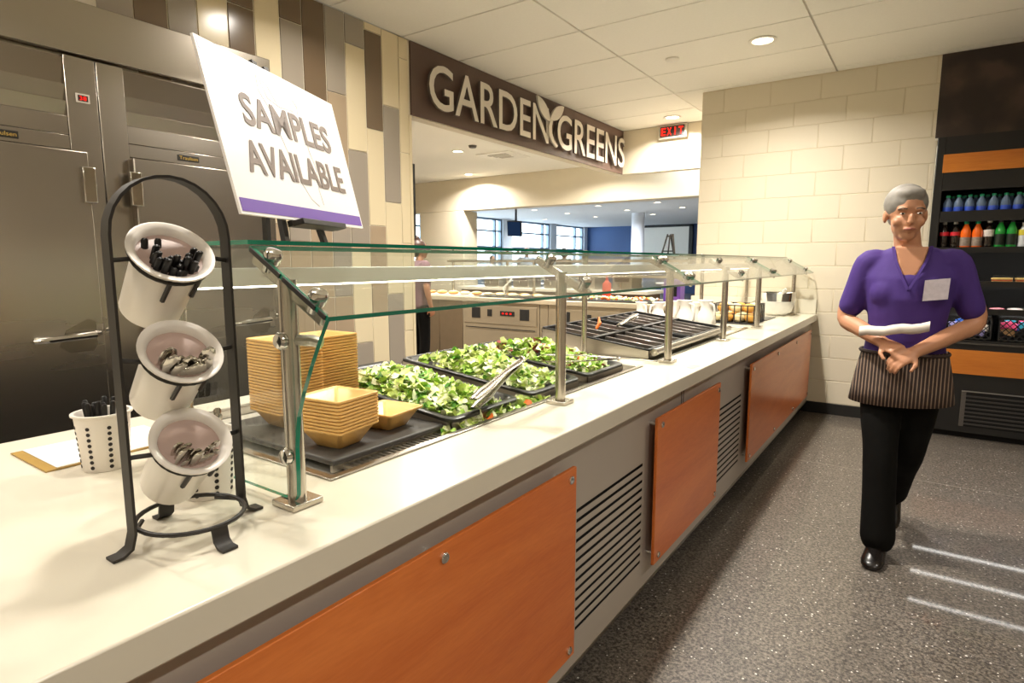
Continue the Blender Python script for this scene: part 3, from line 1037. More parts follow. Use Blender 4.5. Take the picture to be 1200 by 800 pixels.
# tongs
def tongs(p, q, label, spread=.03):
    p, q = V(p), V(q)         # p = hinge end, q = tips
    t = thing('salad_tongs', label, 'tongs', p)
    d = (q - p).normalized(); s = d.cross(V((0, 0, 1))).normalized(); up = s.cross(d)
    for sg_ in (-1, 1):
        pts = [p + d * (q - p).length * k / 6 + up * (.012 + sg_ * spread * .45 * math.sin(PI * .5 * min(1, k / 6 * 1.2))) for k in range(7)]
        rings = []
        for i, c in enumerate(pts):
            wd = (.012, .017, .014, .011, .014, .022, .016)[i]
            rings.append([c + s * wd * math.cos(2 * PI * j / 8) + up * .003 * math.sin(2 * PI * j / 8) for j in range(8)])
        MB().rings(rings).build('arm', m_silver, t, smooth=60)
    MB().tube([p + d * .004 + up * .008 - s * .008, p - d * .004 + up * .012, p + d * .004 + up * .016 + s * .008], .008, 8).build('spring_end', m_silver, t)
tongs((-1.20, 1.80, 1.0), (-1.055, 1.33, .945), 'steel tongs resting across the romaine pan beside the spilt lettuce')
tongs((-1.03, 2.26, .955), (-1.19, 1.93, .985), 'steel tongs lying on the rim of the mixed greens pan')

# hot section: tilted black divided pans
HF, HL = frame(-1.062, 2.68, .945, -1.665, 1.018)
def hot_unit(y0, wid, label):
    fn, L = frame(-1.062, y0, .945, -1.665, 1.018)
    t = thing('divided_pan', label, 'pan', (-1.36, y0 + wid / 2, CT - .02))
    c = MB(); e = .004
    P0, P1 = fn(0, 0, -.004), fn(L, 0, -.004)
    for (va, vb) in ((0, e), (wid - e, wid)):
        c.add([V((P0.x, y0 + va, CT - .0215)), V((P1.x, y0 + va, CT - .0215)), P1 + V((0, va, 0)), P0 + V((0, va, 0)),
               V((P0.x, y0 + vb, CT - .0215)), V((P1.x, y0 + vb, CT - .0215)), P1 + V((0, vb, 0)), P0 + V((0, vb, 0))],
              [(0, 1, 2, 3), (4, 7, 6, 5), (0, 4, 5, 1), (1, 5, 6, 2), (2, 6, 7, 3), (3, 7, 4, 0)])
    c.box(P0.x - e, P0.x, y0, y0 + wid, CT - .0215, P0.z)
    c.box(P1.x, P1.x + e, y0, y0 + wid, CT - .0215, P1.z)
    c.build('carrier', m_steel, t)
    bt = MB(); bt.prism([(0.004, .004), (L - .004, .004), (L - .004, wid - .004), (.004, wid - .004)], lambda u, v, w_: fn(u, v, -.045 + w_), .006)
    bt.build('pan_bottom', m_pan, t)
    def strip(u0, u1, v0, v1, h0, h1, nm, mt):
        MB().prism([(u0, v0), (u1, v0), (u1, v1), (u0, v1)], lambda u, v, w_: fn(u, v, h0 + w_), h1 - h0).build(nm, mt, t, bevel=.002, seg=1)
    strip(.0005, .014, .005, wid - .005, -.04, .006, 'frame_bar', m_black); strip(L - .014, L - .0005, .005, wid - .005, -.04, .006, 'frame_bar', m_black)
    strip(.0005, L - .0005, .005, .014, -.04, .004, 'frame_bar', m_black); strip(.0005, L - .0005, wid - .014, wid - .005, -.04, .004, 'frame_bar', m_black)
    strip(L * .5 - .012, L * .5 + .012, .012, wid - .012, -.04, .008, 'divider', m_iron)
    n = max(3, int(wid / .12))
    for k in range(1, n):
        v = wid * k / n
        strip(.014, L * .5 - .012, v - .006, v + .006, -.04, .002, 'divider', M('divider_grey', '#77706a', .3, .6))
        strip(L * .5 + .012, L - .014, v - .006, v + .006, -.04, .002, 'divider', M('divider_grey', '#77706a', .3, .6))
    # remains of food in some bays
    rng = random.Random(int(y0 * 100))
    for k in range(n):
        for half in (0, 1):
            if rng.random() < .55:
                u0 = .03 if half == 0 else L * .5 + .03
                mb = MB()
                for q in range(26):
                    c_ = fn(u0 + rng.random() * (L * .5 - .06), wid * k / n + .02 + rng.random() * (wid / n - .04), -.034)
                    mb.ball(c_, (rng.uniform(.006, .016), rng.uniform(.006, .014), .006), 6, 4, rng.randrange(3))
                mb.build('food_scraps', [M('scrap_white', '#ded6c4', .6), M('scrap_brown', '#7a4c24', .5), M('scrap_red', '#a3402a', .5)], t, kind='stuff')
    return t
hot_unit(2.68, .62, 'black divided topping pan, nearly empty, beside the mixed greens')
hot_unit(3.32, .62, 'black divided topping pan in front of the white jugs')
MB().tube([(-1.045, 2.70, .935), (-1.045, 4.0, .935)], .018, 12).build('serving_rail', M('crumpled_foil', '#b7b0a6', .3, .9, var=.3, scale=50, bump=.8, bscale=60), label='silvery rounded rail along the front of the divided pans', cat='rail')
tongs((-1.36, 2.98, 1.012), (-1.42, 3.36, 1.035), 'long dark serving tongs lying over the divided pans', .018)
MB().tube([(-1.47, 2.93, 1.0), (-1.46, 2.95, 1.03), (-1.475, 2.97, 1.06)], [.007, .011, .004], 8).build('carrot_stick', greens[5], label='short orange carrot stick standing up in the divided pan', cat='carrot')

# dressing jugs
def jug(loc, rz, h, label, proto=None):
    t = thing('dressing_jug', label, 'jug', loc, rz)
    k = h / .17
    body = MB().lathe([(.0, 0), (.040 * k, 0), (.046 * k, .012 * k), (.050 * k, .05 * k), (.046 * k, .09 * k), (.030 * k, .12 * k), (.027 * k, .14 * k), (.034 * k, .165 * k), (.035 * k, .17 * k), (.031 * k, .168 * k), (.024 * k, .14 * k), (.0, .135 * k)], n=20)
    for v in body.v:                              # pull the lip into a spout
        if v.z > .15 * k and v.x > 0:
            v.x += .03 * k * (v.z / k - .15) / .02 * max(0, v.x / (.035 * k)) ** 2
    body.build('body', m_white, t, world=False, smooth=60)
    MB().tube([(-.030 * k, 0, .155 * k), (-.058 * k, 0, .15 * k), (-.068 * k, 0, .12 * k), (-.062 * k, 0, .08 * k), (-.044 * k, 0, .06 * k)], .006 * k, 8).build('handle', m_white, t, world=False)
    return t
m_jugfill = M('dressing_amber', '#d9933c', .4)
JZ = CT - .0215
jug((-1.67, 4.04, JZ), 2.4, .20, 'white dressing jug at the staff side of the jug group')
jug((-1.54, 4.02, JZ), 1.2, .205, 'white dressing jug with its handle raised beside the divided pan')
jug((-1.47, 4.16, JZ), .5, .21, 'white dressing jug half behind a glass guard post')
jug((-1.355, 4.235, JZ), .4, .20, 'white dressing jug in the middle of the jug group')
jug((-1.345, 4.03, JZ), 2.6, .225, 'tall white dressing jug with spout turned to the staff aisle')
jug((-1.225, 4.10, JZ), 2.5, .225, 'tall white dressing jug nearest the customer side of the counter')

# wire basket with bread
bk = thing('wire_basket', 'black wire basket of bread rolls on the counter', 'basket', (-1.19, 4.75, CT))
bx0, bx1, by0, by1 = -1.36, -1.03, 4.62, 4.95
for z, r in ((CT + .006, .005), (CT + .075, .003), (CT + .14, .005)):
    MB().tube([(bx0, by0, z), (bx1, by0, z), (bx1, by1, z), (bx0, by1, z)], r, 6, loop=True).build('rim_wire', m_iron, bk)
MB().box(bx0 + .004, bx1 - .004, by0 + .004, by1 - .004, CT + .003, CT + .008).build('base_sheet', m_iron, bk)
for k in range(8):
    x = bx0 + (bx1 - bx0) * k / 7
    for y in (by0, by1):
        MB().tube([(x, y, CT + .004), (x, y, CT + .145)], .0045, 6).build('upright_wire', m_iron, bk)
for k in range(1, 7):
    y = by0 + (by1 - by0) * k / 7
    for x in (bx0, bx1):
        MB().tube([(x, y, CT + .004), (x, y, CT + .145)], .0045, 6).build('upright_wire', m_iron, bk)
roll_m = [M('bread_pale', '#e6d3a2', .7, var=.2, scale=30), M('bread_gold', '#d59b45', .65, var=.25, scale=30)]
rng = random.Random(4)
for k in range(12):
    x = -1.315 + (k % 4) * .082; y = 4.68 + (k // 4) * .10; z = CT + .045 + .0 * k
    MB().ball((x, y, z), (.040, .046, .036), 12, 8).build('bread_roll', roll_m[k % 2], label='bread roll lying in the bottom layer of the wire basket', cat='bread roll', group='bread rolls in the bottom of the basket')
for k in range(6):
    x = -1.28 + (k % 3) * .095; y = 4.73 + (k // 3) * .12
    MB().ball((x, y, CT + .115), (.046, .05, .036), 12, 8).build('bread_roll', roll_m[(k + 1) % 2], label='bread roll heaped on top in the wire basket', cat='bread roll', group='bread rolls on top of the basket')

# third shallow well and mixing bowl
MB().box(-1.50, -1.02, 5.02, 5.36, CT + .0005, CT + .006).build('dark_mat', M('dark_mat', '#4c4a4a', .3, .3), label='dark flat inset plate on the worktop before the mixing bowl', cat='plate', bevel=.002)
mbw = thing('mixing_bowl', 'white and steel mixing bowl of shredded cheese at the counter end', 'bowl', (-1.06, 5.60, CT))
MB().lathe([(.0, 0), (.075, 0), (.115, .035), (.135, .10), (.14, .125), (.136, .125), (.13, .1), (.11, .04), (.07, .008), (0, .006)], (-1.06, 5.60, CT), 28).build('shell', M('bowl_white', '#e9e6df', .3), mbw, smooth=50)
MB().lathe([(.137, .124), (.146, .19), (.150, .2), (.146, .2), (.141, .19), (.132, .124)], (-1.06, 5.60, CT), 28).build('steel_collar', m_chrome, mbw, smooth=50)
ch = MB()
for k in range(240):
    a, rr = rng.uniform(0, 2 * PI), .115 * math.sqrt(rng.random())
    ch.ball((-1.06 + rr * math.cos(a), 5.60 + rr * math.sin(a), CT + .12 + .045 * (1 - rr / .115) * rng.random() + .01), (.014, .01, .008), 5, 3)
ch.build('shredded_cheese', m_paper, kind='stuff', label='white shredded cheese heaped in the mixing bowl', cat='cheese')
MB().tube([(-1.03, 5.57, CT + .15), (-1.0, 5.54, CT + .22), (-.985, 5.53, CT + .235)], [.012, .014, .01], 8).build('serving_spoon', m_white, label='white spoon handle standing in the mixing bowl', cat='spoon')
MB().tube([(-1.25, 5.12, CT + .012), (-1.22, 5.16, CT + .10), (-1.14, 5.30, CT + .16)], .006, 8).build('ladle', m_silver, label='thin steel ladle leaning beside the bread basket', cat='ladle')

# ================================================================== SNEEZE GUARD
sgd = thing('sneeze_guard', 'long glass sneeze guard on steel posts over the salad counter', 'sneeze guard', (-1.2, 3.2, CT))
GT, GN = V((-1.05, 0, 1.395)), V((-.83, 0, 1.272))       # top and nose edge
gd = (GN - GT).normalized()
gn = V((gd.z, 0, -gd.x))
if gn.z < 0: gn = -gn
def pane(y0, y1):
    th = .0095
    mb = MB()
    a, b = GT.copy(), GN.copy()
    q = [a + gn * 0, b, b - gn * th, a - gn * th]
    vs = [V((p.x, y0, p.z)) for p in q] + [V((p.x, y1, p.z)) for p in q]
    mb.add(vs, [(0, 1, 5, 4), (3, 7, 6, 2)], 0)
    mb.add(vs, [(0, 3, 2, 1), (4, 5, 6, 7), (1, 2, 6, 5), (0, 4, 7, 3)], 1)
    mb.build('glass_pane', [m_glass, m_gedge], sgd, smooth=0)
SEAM = (2.675, 4.448)
pane(.65, SEAM[0] - .004); pane(SEAM[0] + .004, SEAM[1] - .004); pane(SEAM[1] + .004, 5.90)
def flat_glass(x0, x1, y0, y1, z0, z1, nm):
    mb = MB().box(x0, x1, y0, y1, z0, z1)
    ax = min(range(3), key=lambda i: (x1 - x0, y1 - y0, z1 - z0)[i])
    for i, f in enumerate(mb.f):
        a = mb.v[f[0]]; same = all(abs(mb.v[k][ax] - a[ax]) < 1e-6 for k in f)
        mb.m[i] = 0 if same else 1
    return mb.build(nm, [m_glass, m_gedge], sgd, smooth=0)
for a, b in ((.65, SEAM[0] - .004), (SEAM[0] + .004, SEAM[1] - .004), (SEAM[1] + .004, 5.90)):
    flat_glass(-1.40, -1.056, a, b, 1.3975, 1.406, 'shelf_pane')
posts = (.67, 1.679, 2.675, 3.594, 4.448, 5.793)
for y in posts:
    zt = GT.z + (-.97 - GT.x) / gd.x * gd.z - .018
    p = MB().lathe([(.0175, 0), (.0175, zt - CT - .012)], (-.97, y, CT + .012), 20).build('post', m_post, sgd)
    MB().box(-.97 - .034, -.97 + .034, y - .034, y + .034, CT + .0005, CT + .0125).build('foot_plate', m_post, p, bevel=.002)
    # slanted bracket bar below the glass
    c = V((-.945, y, GT.z + (-.945 - GT.x) / gd.x * gd.z)) - gn * .026
    MB().obox(c - gd * .01, gd * .115, V((0, .006, 0)), gn * .013).build('bracket', m_post, p, bevel=.003)
    MB().tube([V((-.97, y, zt - .02)), c - gd * .02], .012, 10).build('bracket_boss', m_post, p)
    ofs = (-.028, .028) if y in SEAM else (0.0,)
    for dy in ofs:
        for s_ in (-.075, .072):
            kc = V((-.945, y + dy, GT.z + (-.945 - GT.x) / gd.x * gd.z)) + gd * s_
            ma = Matrix.Translation(kc) @ gn.to_track_quat('Z', 'Y').to_matrix().to_4x4()
            MB().lathe([(.013, -.028), (.013, -.0105), (.0155, -.0105), (.0155, -.0098), (.0155, .0005), (.0175, .0005), (.0175, .008), (.014, .014), (0, .018)], n=16, mat=ma).build('glass_clamp', m_chrome, p)
# rear posts and light bar
for y in (.67, 2.60, 4.448, 5.80):
    p = MB().lathe([(.0135, 0), (.0135, 1.397 - CT - .012)], (-1.37, y, CT + .012), 16).build('rear_post', m_post, sgd)
    if y > 4.4 or y < .8 or True:
        MB().box(-1.37 - .026, -1.37 + .026, y - .026, y + .026, CT + (.0055 if y < .7 else .0005), CT + .0125).build('foot_plate', m_post, p, bevel=.002)
    MB().lathe([(.018, 0), (.018, .006), (.012, .012), (0, .016)], (-1.37, y, 1.406), 14).build('shelf_clamp', m_chrome, p)
lb = MB().box(-1.392, -1.352, .69, 5.84, 1.306, 1.350).build('light_bar', M('light_bar_white', '#dcd8cf', .3, .1), sgd, bevel=.003)
MB().box(-1.384, -1.360, .71, 5.82, 1.302, 1.3058).build('led_strip', m_ledw, lb)
# end pane with curved front edge
for a_, b_ in ((.02, .42), (.46, .86), (.90, .98)):
    MB().bar(V((GT.x, .6485, GT.z)).lerp(V((GN.x, .6485, GN.z)), a_) - gn * .0048, V((GT.x, .6485, GT.z)).lerp(V((GN.x, .6485, GN.z)), b_) - gn * .0048, .002, .009, gn).build('edge_seal', m_black, sgd)
ep = MB()
edge = [(-.842, 1.268), (-.868, 1.225), (-.893, 1.18), (-.918, 1.13), (-.938, 1.08), (-.947, 1.02), (-.948, .96), (-.95, .925), (-.957, .914)]
outl = edge + [(-1.36, .914), (-1.36, 1.39), (-1.052, 1.39)]
n_ = len(outl)
vs = [V((x, .655, z)) for x, z in outl] + [V((x, .664, z)) for x, z in outl]
ep.add(vs, [tuple(range(n_)), tuple(reversed(range(n_, 2 * n_)))], 0)
ep.add(vs, [(i, (i + 1) % n_, (i + 1) % n_ + n_, i + n_) for i in range(n_)], 1)
ep.build('end_pane', [m_glass, m_gedge], sgd, smooth=0)
for z in (1.22, 1.0):
    ma = Matrix.Translation((-.97, .655, z)) @ Matrix.Rotation(PI / 2, 4, 'X')
    MB().lathe([(.010, -.03), (.010, 0), (.017, 0), (.017, .006), (.013, .012), (0, .014)], n=16, mat=ma).build('pane_clamp', m_chrome, sgd)
# bracket carrying the shelf at the near post
MB().tube([(-.97, .67, 1.22), (-.93, .69, 1.22), (-.915, .70, 1.215)], .011, 10).build('side_boss', m_post, sgd)

# ================================================================== THINGS ON THE COUNTER
# three-tier cutlery rack
RK = thing('cutlery_rack', 'black wrought iron three-tier rack holding white cutlery cylinders', 'rack', (-1.015, .49, CT))
ya, yb_, zc = .397, .582, 1.405
yc, rad = (ya + yb_) / 2, (yb_ - ya) / 2
arch = [(-1.015, ya - .035, CT + .003), (-1.015, ya - .02, CT + .004), (-1.015, ya - .006, CT + .012), (-1.015, ya, CT + .035), (-1.015, ya, 1.15), (-1.015, ya, zc)]
arch += [(-1.015, yc - rad * math.cos(PI * k / 14), zc + rad * 1.02 * math.sin(PI * k / 14)) for k in range(1, 14)]
arch += [(-1.015, yb_, zc), (-1.015, yb_, 1.15), (-1.015, yb_, CT + .035), (-1.015, yb_ + .006, CT + .012), (-1.015, yb_ + .02, CT + .004), (-1.015, yb_ + .035, CT + .003)]
MB().ribbon(arch, .026, .0045, (1, 0, 0)).build('arch_strap', m_iron, RK, smooth=50)
ring = [(-1.012 + .088 * math.cos(a), .4895 + .082 * math.sin(a), CT + .035) for a in [2 * PI * k / 32 for k in range(32)]]
MB().tube(ring, .004, 8, loop=True).build('base_ring', m_iron, RK)
for sx in (-1, 1):
    x0 = -1.012 + sx * .088
    MB().ribbon([(x0, .4895, CT + .038), (x0, .4895, CT + .03), (x0 + sx * .004, .4895, CT + .012), (x0 + sx * .014, .4895, CT + .004), (x0 + sx * .03, .4895, CT + .003)], .026, .0045, (0, 1, 0)).build('leg', m_iron, RK, smooth=50)
MB().tube([(-1.015, ya, CT + .03), (-1.05, ya + .03, CT + .035)], .004, 6).build('brace', m_iron, RK)
MB().tube([(-1.015, yb_, CT + .03), (-1.05, yb_ - .03, CT + .035)], .004, 6).build('brace', m_iron, RK)
TH = math.radians(43)
axn = V((math.cos(TH), -.05, math.sin(TH))).normalized()
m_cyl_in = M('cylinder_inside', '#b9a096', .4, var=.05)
def cyl_matrix(c):
    z = axn; y = V((0, 1, 0)); x = y.cross(z).normalized(); y = z.cross(x)
    return Matrix.Translation(c) @ Matrix((x, y, z)).transposed().to_4x4()
CYL = [V((-.998, .482, 1.380)), V((-.998, .486, 1.219)), V((-.998, .4915, 1.066))]
names = ('topmost', 'middle', 'lowest')
for i, c in enumerate(CYL):
    m4 = cyl_matrix(c)
    # holder ring, crossbars and prongs belong to the rack
    rr = [m4 @ V((.0575 * math.cos(a), .0575 * math.sin(a), -.013)) for a in [2 * PI * k / 28 for k in range(28)]]
    MB().tube(rr, .003, 6, loop=True).build('holder_ring', m_iron, RK)
    zz = (1.367, 1.214, 1.058)[i]
    MB().tube([(-1.015, ya, zz), m4 @ V((0, -.0575, -.013))], .004, 6).build('crossbar', m_iron, RK)
    MB().tube([(-1.015, yb_, zz), m4 @ V((0, .0575, -.013))], .004, 6).build('crossbar', m_iron, RK)
    for s_ in (-.018, .03):
        # prongs under the cylinder (local -x is down/back, +x?)
        q = math.sqrt(.0555 ** 2 - s_ ** 2)
        MB().tube([m4 @ V((q, s_, -.013)), m4 @ V((q - .001, s_, -.03)), m4 @ V((q - .003, s_, -.06))], .0042, 6).build('prong', m_iron, RK)
    cy = thing('cutlery_cylinder', 'white flared cutlery cylinder in the %s tier of the black rack' % names[i], 'cylinder', c)
    MB().lathe([(.0, -.142), (.044, -.142), (.0475, -.138), (.052, -.02), (.0535, -.008), (.060, -.002), (.0645, 0), (.0645, .003), (.059, .003), (.051, -.002), (.0485, -.012)], n=32, mat=m4).build('shell', m_white, cy, smooth=50)
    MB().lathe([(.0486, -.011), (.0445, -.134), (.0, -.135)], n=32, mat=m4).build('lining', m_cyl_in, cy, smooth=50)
# which local direction points down inside the tube?
def down_dir(c):
    m3 = cyl_matrix(c).to_3x3()
    g = m3.transposed() @ V((0, 0, -1)); g.z = 0
    return g.normalized()
rng = random.Random(21)
def cutlery_piece(kind, p, d, up, label, group, mat):
    """p = visible end, d = direction into the holder"""
    s = d.cross(up).normalized(); up2 = s.cross(d)
    t = MB()
    if kind == 'knife':
        L = .11
        pr = [(.0, .0035), (.003, .0058), (.03, .0055), (.08, .005), (L, .004)]
        t.rings([[p + d * a + s * (w_ * math.cos(2 * PI * j / 8)) + up2 * (w_ * .6 * math.sin(2 * PI * j / 8)) for j in range(8)] for a, w_ in pr])
    elif kind == 'spoon':
        pr = [(.0, .003, 0), (.005, .010, 0), (.018, .014, -.002), (.034, .012, -.003), (.045, .005, 0), (.10, .003, .002), (.12, .003, .002)]
        t.rings([[p + d * a + up2 * h + s * (w_ * math.cos(2 * PI * j / 8)) + up2 * (.0022 * math.sin(2 * PI * j / 8)) for j in range(8)] for a, w_, h in pr])
    else:
        pr = [(.0, .005), (.004, .0085), (.02, .008), (.05, .004), (.11, .003)]
        t.rings([[p + d * a + s * (w_ * math.cos(2 * PI * j / 8)) + up2 * (.002 * math.sin(2 * PI * j / 8)) for j in range(8)] for a, w_ in pr])
    return t.build(kind, mat, label=label, cat=kind, group=group, smooth=60)
spec = [('knife', 22, m_knife, 'black-handled knife lying in the topmost white cylinder', 'knives in the topmost cylinder'),
        ('spoon', 13, m_silver, 'steel spoon lying in the middle white cylinder', 'spoons in the middle cylinder'),
        ('fork', 14, m_silver, 'steel fork handle lying in the lowest white cylinder', 'forks in the lowest cylinder')]
for (kind, n, mt, lab, grp), c in zip(spec, CYL):
    m4 = cyl_matrix(c); m3 = m4.to_3x3(); dn = down_dir(c); sd = V((-dn.y, dn.x, 0))
    for k in range(n):
        nn_ = 7 if kind == 'knife' else 6; row = k // nn_; j = (k % nn_) * 5 / (nn_ - 1)
        off = dn * (.040 - row * .009 - .010 * (abs(j - 2.5) / 2.5) ** 2) + sd * ((j - 2.5) * .0112 + rng.uniform(-.003, .003))
        out = rng.uniform(-.008, .022) + (.006 if kind == 'knife' else .012)
        p = m4 @ (off + V((0, 0, out)))
        d = (m3 @ V((rng.uniform(-.02, .02), rng.uniform(-.05, .05), -1))).normalized()
        cutlery_piece(kind, p, d, m3 @ (-dn), lab, grp, mt)
for k in range(2):
    p = CYL[0] + V((-.02, -.03 + k * .02, .022)); cutlery_piece('knife', p, V((-.25, .06, -1)).normalized(), V((1, 0, 0)), 'black-handled knife sticking up against the wall of the topmost cylinder', 'upright knives in the topmost cylinder', m_knife)

# perforated holders
def holder(x, y, label):
    t = thing('perforated_holder', label, 'cutlery holder', (x, y, CT))
    MB().lathe([(.0, 0), (.044, 0), (.046, .003), (.0545, .123), (.060, .126), (.060, .130), (.0525, .130), (.0505, .122), (.043, .006), (.0, .005)], (x, y, CT), 32).build('shell', m_white, t, smooth=50)
    h = MB()
    for k in range(8):
        a = 2 * PI * k / 8 - .15
        for j in range(8):
            z = .012 + j * .0128
            r_ = .046 + (.0085) * z / .123 + .0003
            c = V((x + r_ * math.cos(a), y + r_ * math.sin(a), CT + z))
            nn = V((math.cos(a), math.sin(a), -.07)).normalized()
            ma = Matrix.Translation(c) @ nn.to_track_quat('Z', 'Y').to_matrix().to_4x4()
            h.lathe([(.0043, -.002), (.0043, .0004), (0, .0004)], n=8, mat=ma)
    h.build('hole_discs', M('hole_shade', '#2a2420', .7), t, kind='stuff')  # proud dark discs stand in for the shade inside the perforations
    return t
holder(-1.513, .552, 'white perforated holder full of black-handled knives beside the clipboard')
holder(-1.165, .60, 'white perforated holder standing behind the cutlery rack')
for k in range(14):
    a = 2.4 * k; r_ = .008 + .034 * math.sqrt(k / 14)
    p = V((-1.513 + r_ * math.cos(a), .552 + r_ * math.sin(a), CT + .155 + rng.uniform(-.008, .006)))
    cutlery_piece('knife', p, V((-.12 * math.cos(a), -.12 * math.sin(a), -1)).normalized(), V((1, 0, 0)), 'black-handled knife upright in the perforated holder by the clipboard', 'knives in the perforated holder', m_knife)
for k in range(7):
    a = 2.4 * k; r_ = .008 + .03 * math.sqrt(k / 7)
    p = V((-1.165 + r_ * math.cos(a), .60 + r_ * math.sin(a), CT + .165 + rng.uniform(-.008, .006)))
    cutlery_piece('fork', p, V((-.1 * math.cos(a), -.1 * math.sin(a), -1)).normalized(), V((1, 0, 0)), 'steel fork upright in the holder behind the rack', 'forks in the holder behind the rack', m_silver)

# clipboard
cb = thing('clipboard', 'gold-brown clipboard with white paper on the worktop', 'clipboard', (-1.70, .58, CT))
MB().box(-1.80, -1.575, .455, .76, CT + .0005, CT + .004).build('board', m_board, cb, bevel=.001)
MB().box(-1.795, -1.58, .478, .755, CT + .0042, CT + .006).build('paper', m_paper, cb)

# easel with sample sign
azs = math.radians(-23.2)
sd_, sn_ = V((math.sin(azs), math.cos(azs), 0)), V((math.cos(azs), -math.sin(azs), 0))
SBL = V((-1.15, .698, 1.462))
stv = (V((0, 0, .35)) - sn_ * .085).normalized()
snn = sd_.cross(stv)
if snn.dot(sn_) < 0: snn = -snn
SF = lambda u, v, w_: SBL + sd_ * u + stv * v + snn * w_
sb = thing('sample_sign', 'white sign board with a purple band reading SAMPLES AVAILABLE', 'sign', SF(.28, 0, 0))
def sp(u0, u1, v0, v1, w0, w1, nm, mt, **k):
    return MB().prism([(u0, v0), (u1, v0), (u1, v1), (u0, v1)], lambda u, v, w_: SF(u, v, w0 + w_), w1 - w0).build(nm, mt, sb, smooth=0, **k)
sp(0, .556, 0, .362, -.006, 0, 'board', m_signwhite)
sp(.006, .55, .006, .034, .0001, .0008, 'purple_band', m_purple)
sp(.006, .55, .335, .356, .0001, .0004, 'lilac_band', m_lilac)
text_mesh('SAMPLES', .1, lambda u, v, w_: SF(u, v, .0008 + w_), .0008, 'lettering', [m_ink] * 2, sb, bold=.002, fit=(.098, .478, .203, .276))
text_mesh('AVAILABLE', .1, lambda u, v, w_: SF(u, v, .0008 + w_), .0008, 'lettering', [m_ink] * 2, sb, bold=.002, fit=(.068, .500, .095, .168))
gh = MB()
for pts in ([(.20, .33), (.215, .29), (.26, .28), (.315, .285), (.345, .24), (.35, .19)], [(.315, .30), (.33, .315), (.345, .30), (.34, .28)], [(.19, .335), (.185, .30), (.215, .26), (.24, .18), (.27, .10), (.30, .06), (.33, .045)], [(.35, .19), (.365, .14), (.35, .09), (.355, .05)], [(.2, .33), (.225, .325), (.25, .285)]):
    for a, b in zip(pts[:-1], pts[1:]):
        gh.bar(SF(*a, .0004), SF(*b, .0004), .0028, .0006, snn)
gh.build('faint_print', m_ghost, sb)
es = thing('table_easel', 'black tabletop easel standing on the glass shelf under the sample sign', 'easel', SF(.26, 0, -.03) * 1.0)
es_ap = SF(.25, .385, -.03)
for u in (.165, .345):
    f_ = SF(u, 0, -.02); f_ = f_ + (f_ - SF(.25 + (u - .25) * .3, .385, -.02)).normalized() * 0
    foot = SF(u, -.06, -.022); foot.z = 1.4065
    MB().bar(foot, SF(.25 + (u - .25) * .25, .385, -.022), .018, .012, snn).build('front_leg', m_iron, es)
MB().bar(SF(.19, -.006, -.012), SF(.40, -.006, -.012), .014, .012, snn).build('ledge_back', m_iron, es)
MB().bar(SF(.185, -.009, .012), SF(.395, -.009, .012), .030, .014, stv).build('ledge', m_iron, es, bevel=.002)
ft = V((-1.33, .87, 1.4065))
MB().bar(ft, SF(.25, .36, -.03), .016, .012, sn_).build('back_leg', m_iron, es)
MB().bar(SF(.225, .37, -.03), SF(.275, .37, -.03), .016, .02, snn).build('hinge_block', m_iron, es)

# ================================================================== OPEN COOLER
CYF = 5.70
ck = thing('open_cooler', 'black open-front drinks cooler with orange wood bands', 'cooler', (1.2, 6.0, 0))
def cb_(x0, x1, y0, y1, z0, z1, nm, mt, par=None, **k):
    return MB().box(x0, x1, y0, y1, z0, z1).build(nm, mt, par or ck, **k)
X0, X1 = -.012, 2.4
cb_(X0, X0 + .055, CYF, 6.42, .05, 2.30, 'side_panel', m_cooler, bevel=.004)
cb_(X1 - .055, X1, CYF, 6.42, .05, 2.30, 'side_panel', m_cooler, bevel=.004)
cb_(X0, X1, 6.40, 6.44, .05, 2.30, 'back_panel', m_coolin)
cb_(X0 + .055, X1 - .055, CYF + .02, 6.40, 1.95, 2.30, 'canopy', m_cooler)
cb_(X0 + .045, X1 - .055, CYF + .002, CYF + .02, 2.17, 2.298, 'canopy_front', m_cooler)
cb_(X0 + .045, X1 - .055, CYF - .004, CYF + .02, 2.034, 2.168, 'wood_band', m_orange_c)
cb_(X0 + .045, X1 - .055, CYF + .002, CYF + .02, 1.90, 2.032, 'canopy_front', m_cooler)
cb_(X0 + .055, X1 - .055, CYF, 6.40, .05, .77, 'lower_body', m_cooler)
cb_(X0 + .02, X1 - .02, CYF + .05, 6.38, 0, .05, 'plinth', m_dark)
cb_(X0 + .04, X1 - .055, CYF - .012, CYF, .509, .695, 'wood_band', m_orange_c)
cb_(X0 + .04, X1 - .055, CYF - .012, CYF, .74, .752, 'bumper_strip', M('bumper_grey', '#55524e', .3, .5))
gx0 = .285
gri = cb_(gx0, X1 - .1, CYF - .006, CYF - .0005, .10, .378, 'grille_plate', m_dark)
cb_(gx0, X1 - .1, CYF - .014, CYF - .006, .372, .380, 'grille_top', M('grille_edge', '#8d8a85', .3, .6), gri)
for k in range(8):
    z = .115 + k * .031
    cb_(gx0 + .03, X1 - .12, CYF - .012, CYF - .006, z, z + .012, 'grille_bar', M('grille_grey', '#3b3835', .4, .3), gri)
cb_(gx0, gx0 + .03, CYF - .010, CYF - .006, .10, .372, 'grille_mesh', M('grille_mesh', '#4a443e', .6, var=.9, scale=220), gri)
shelves = []
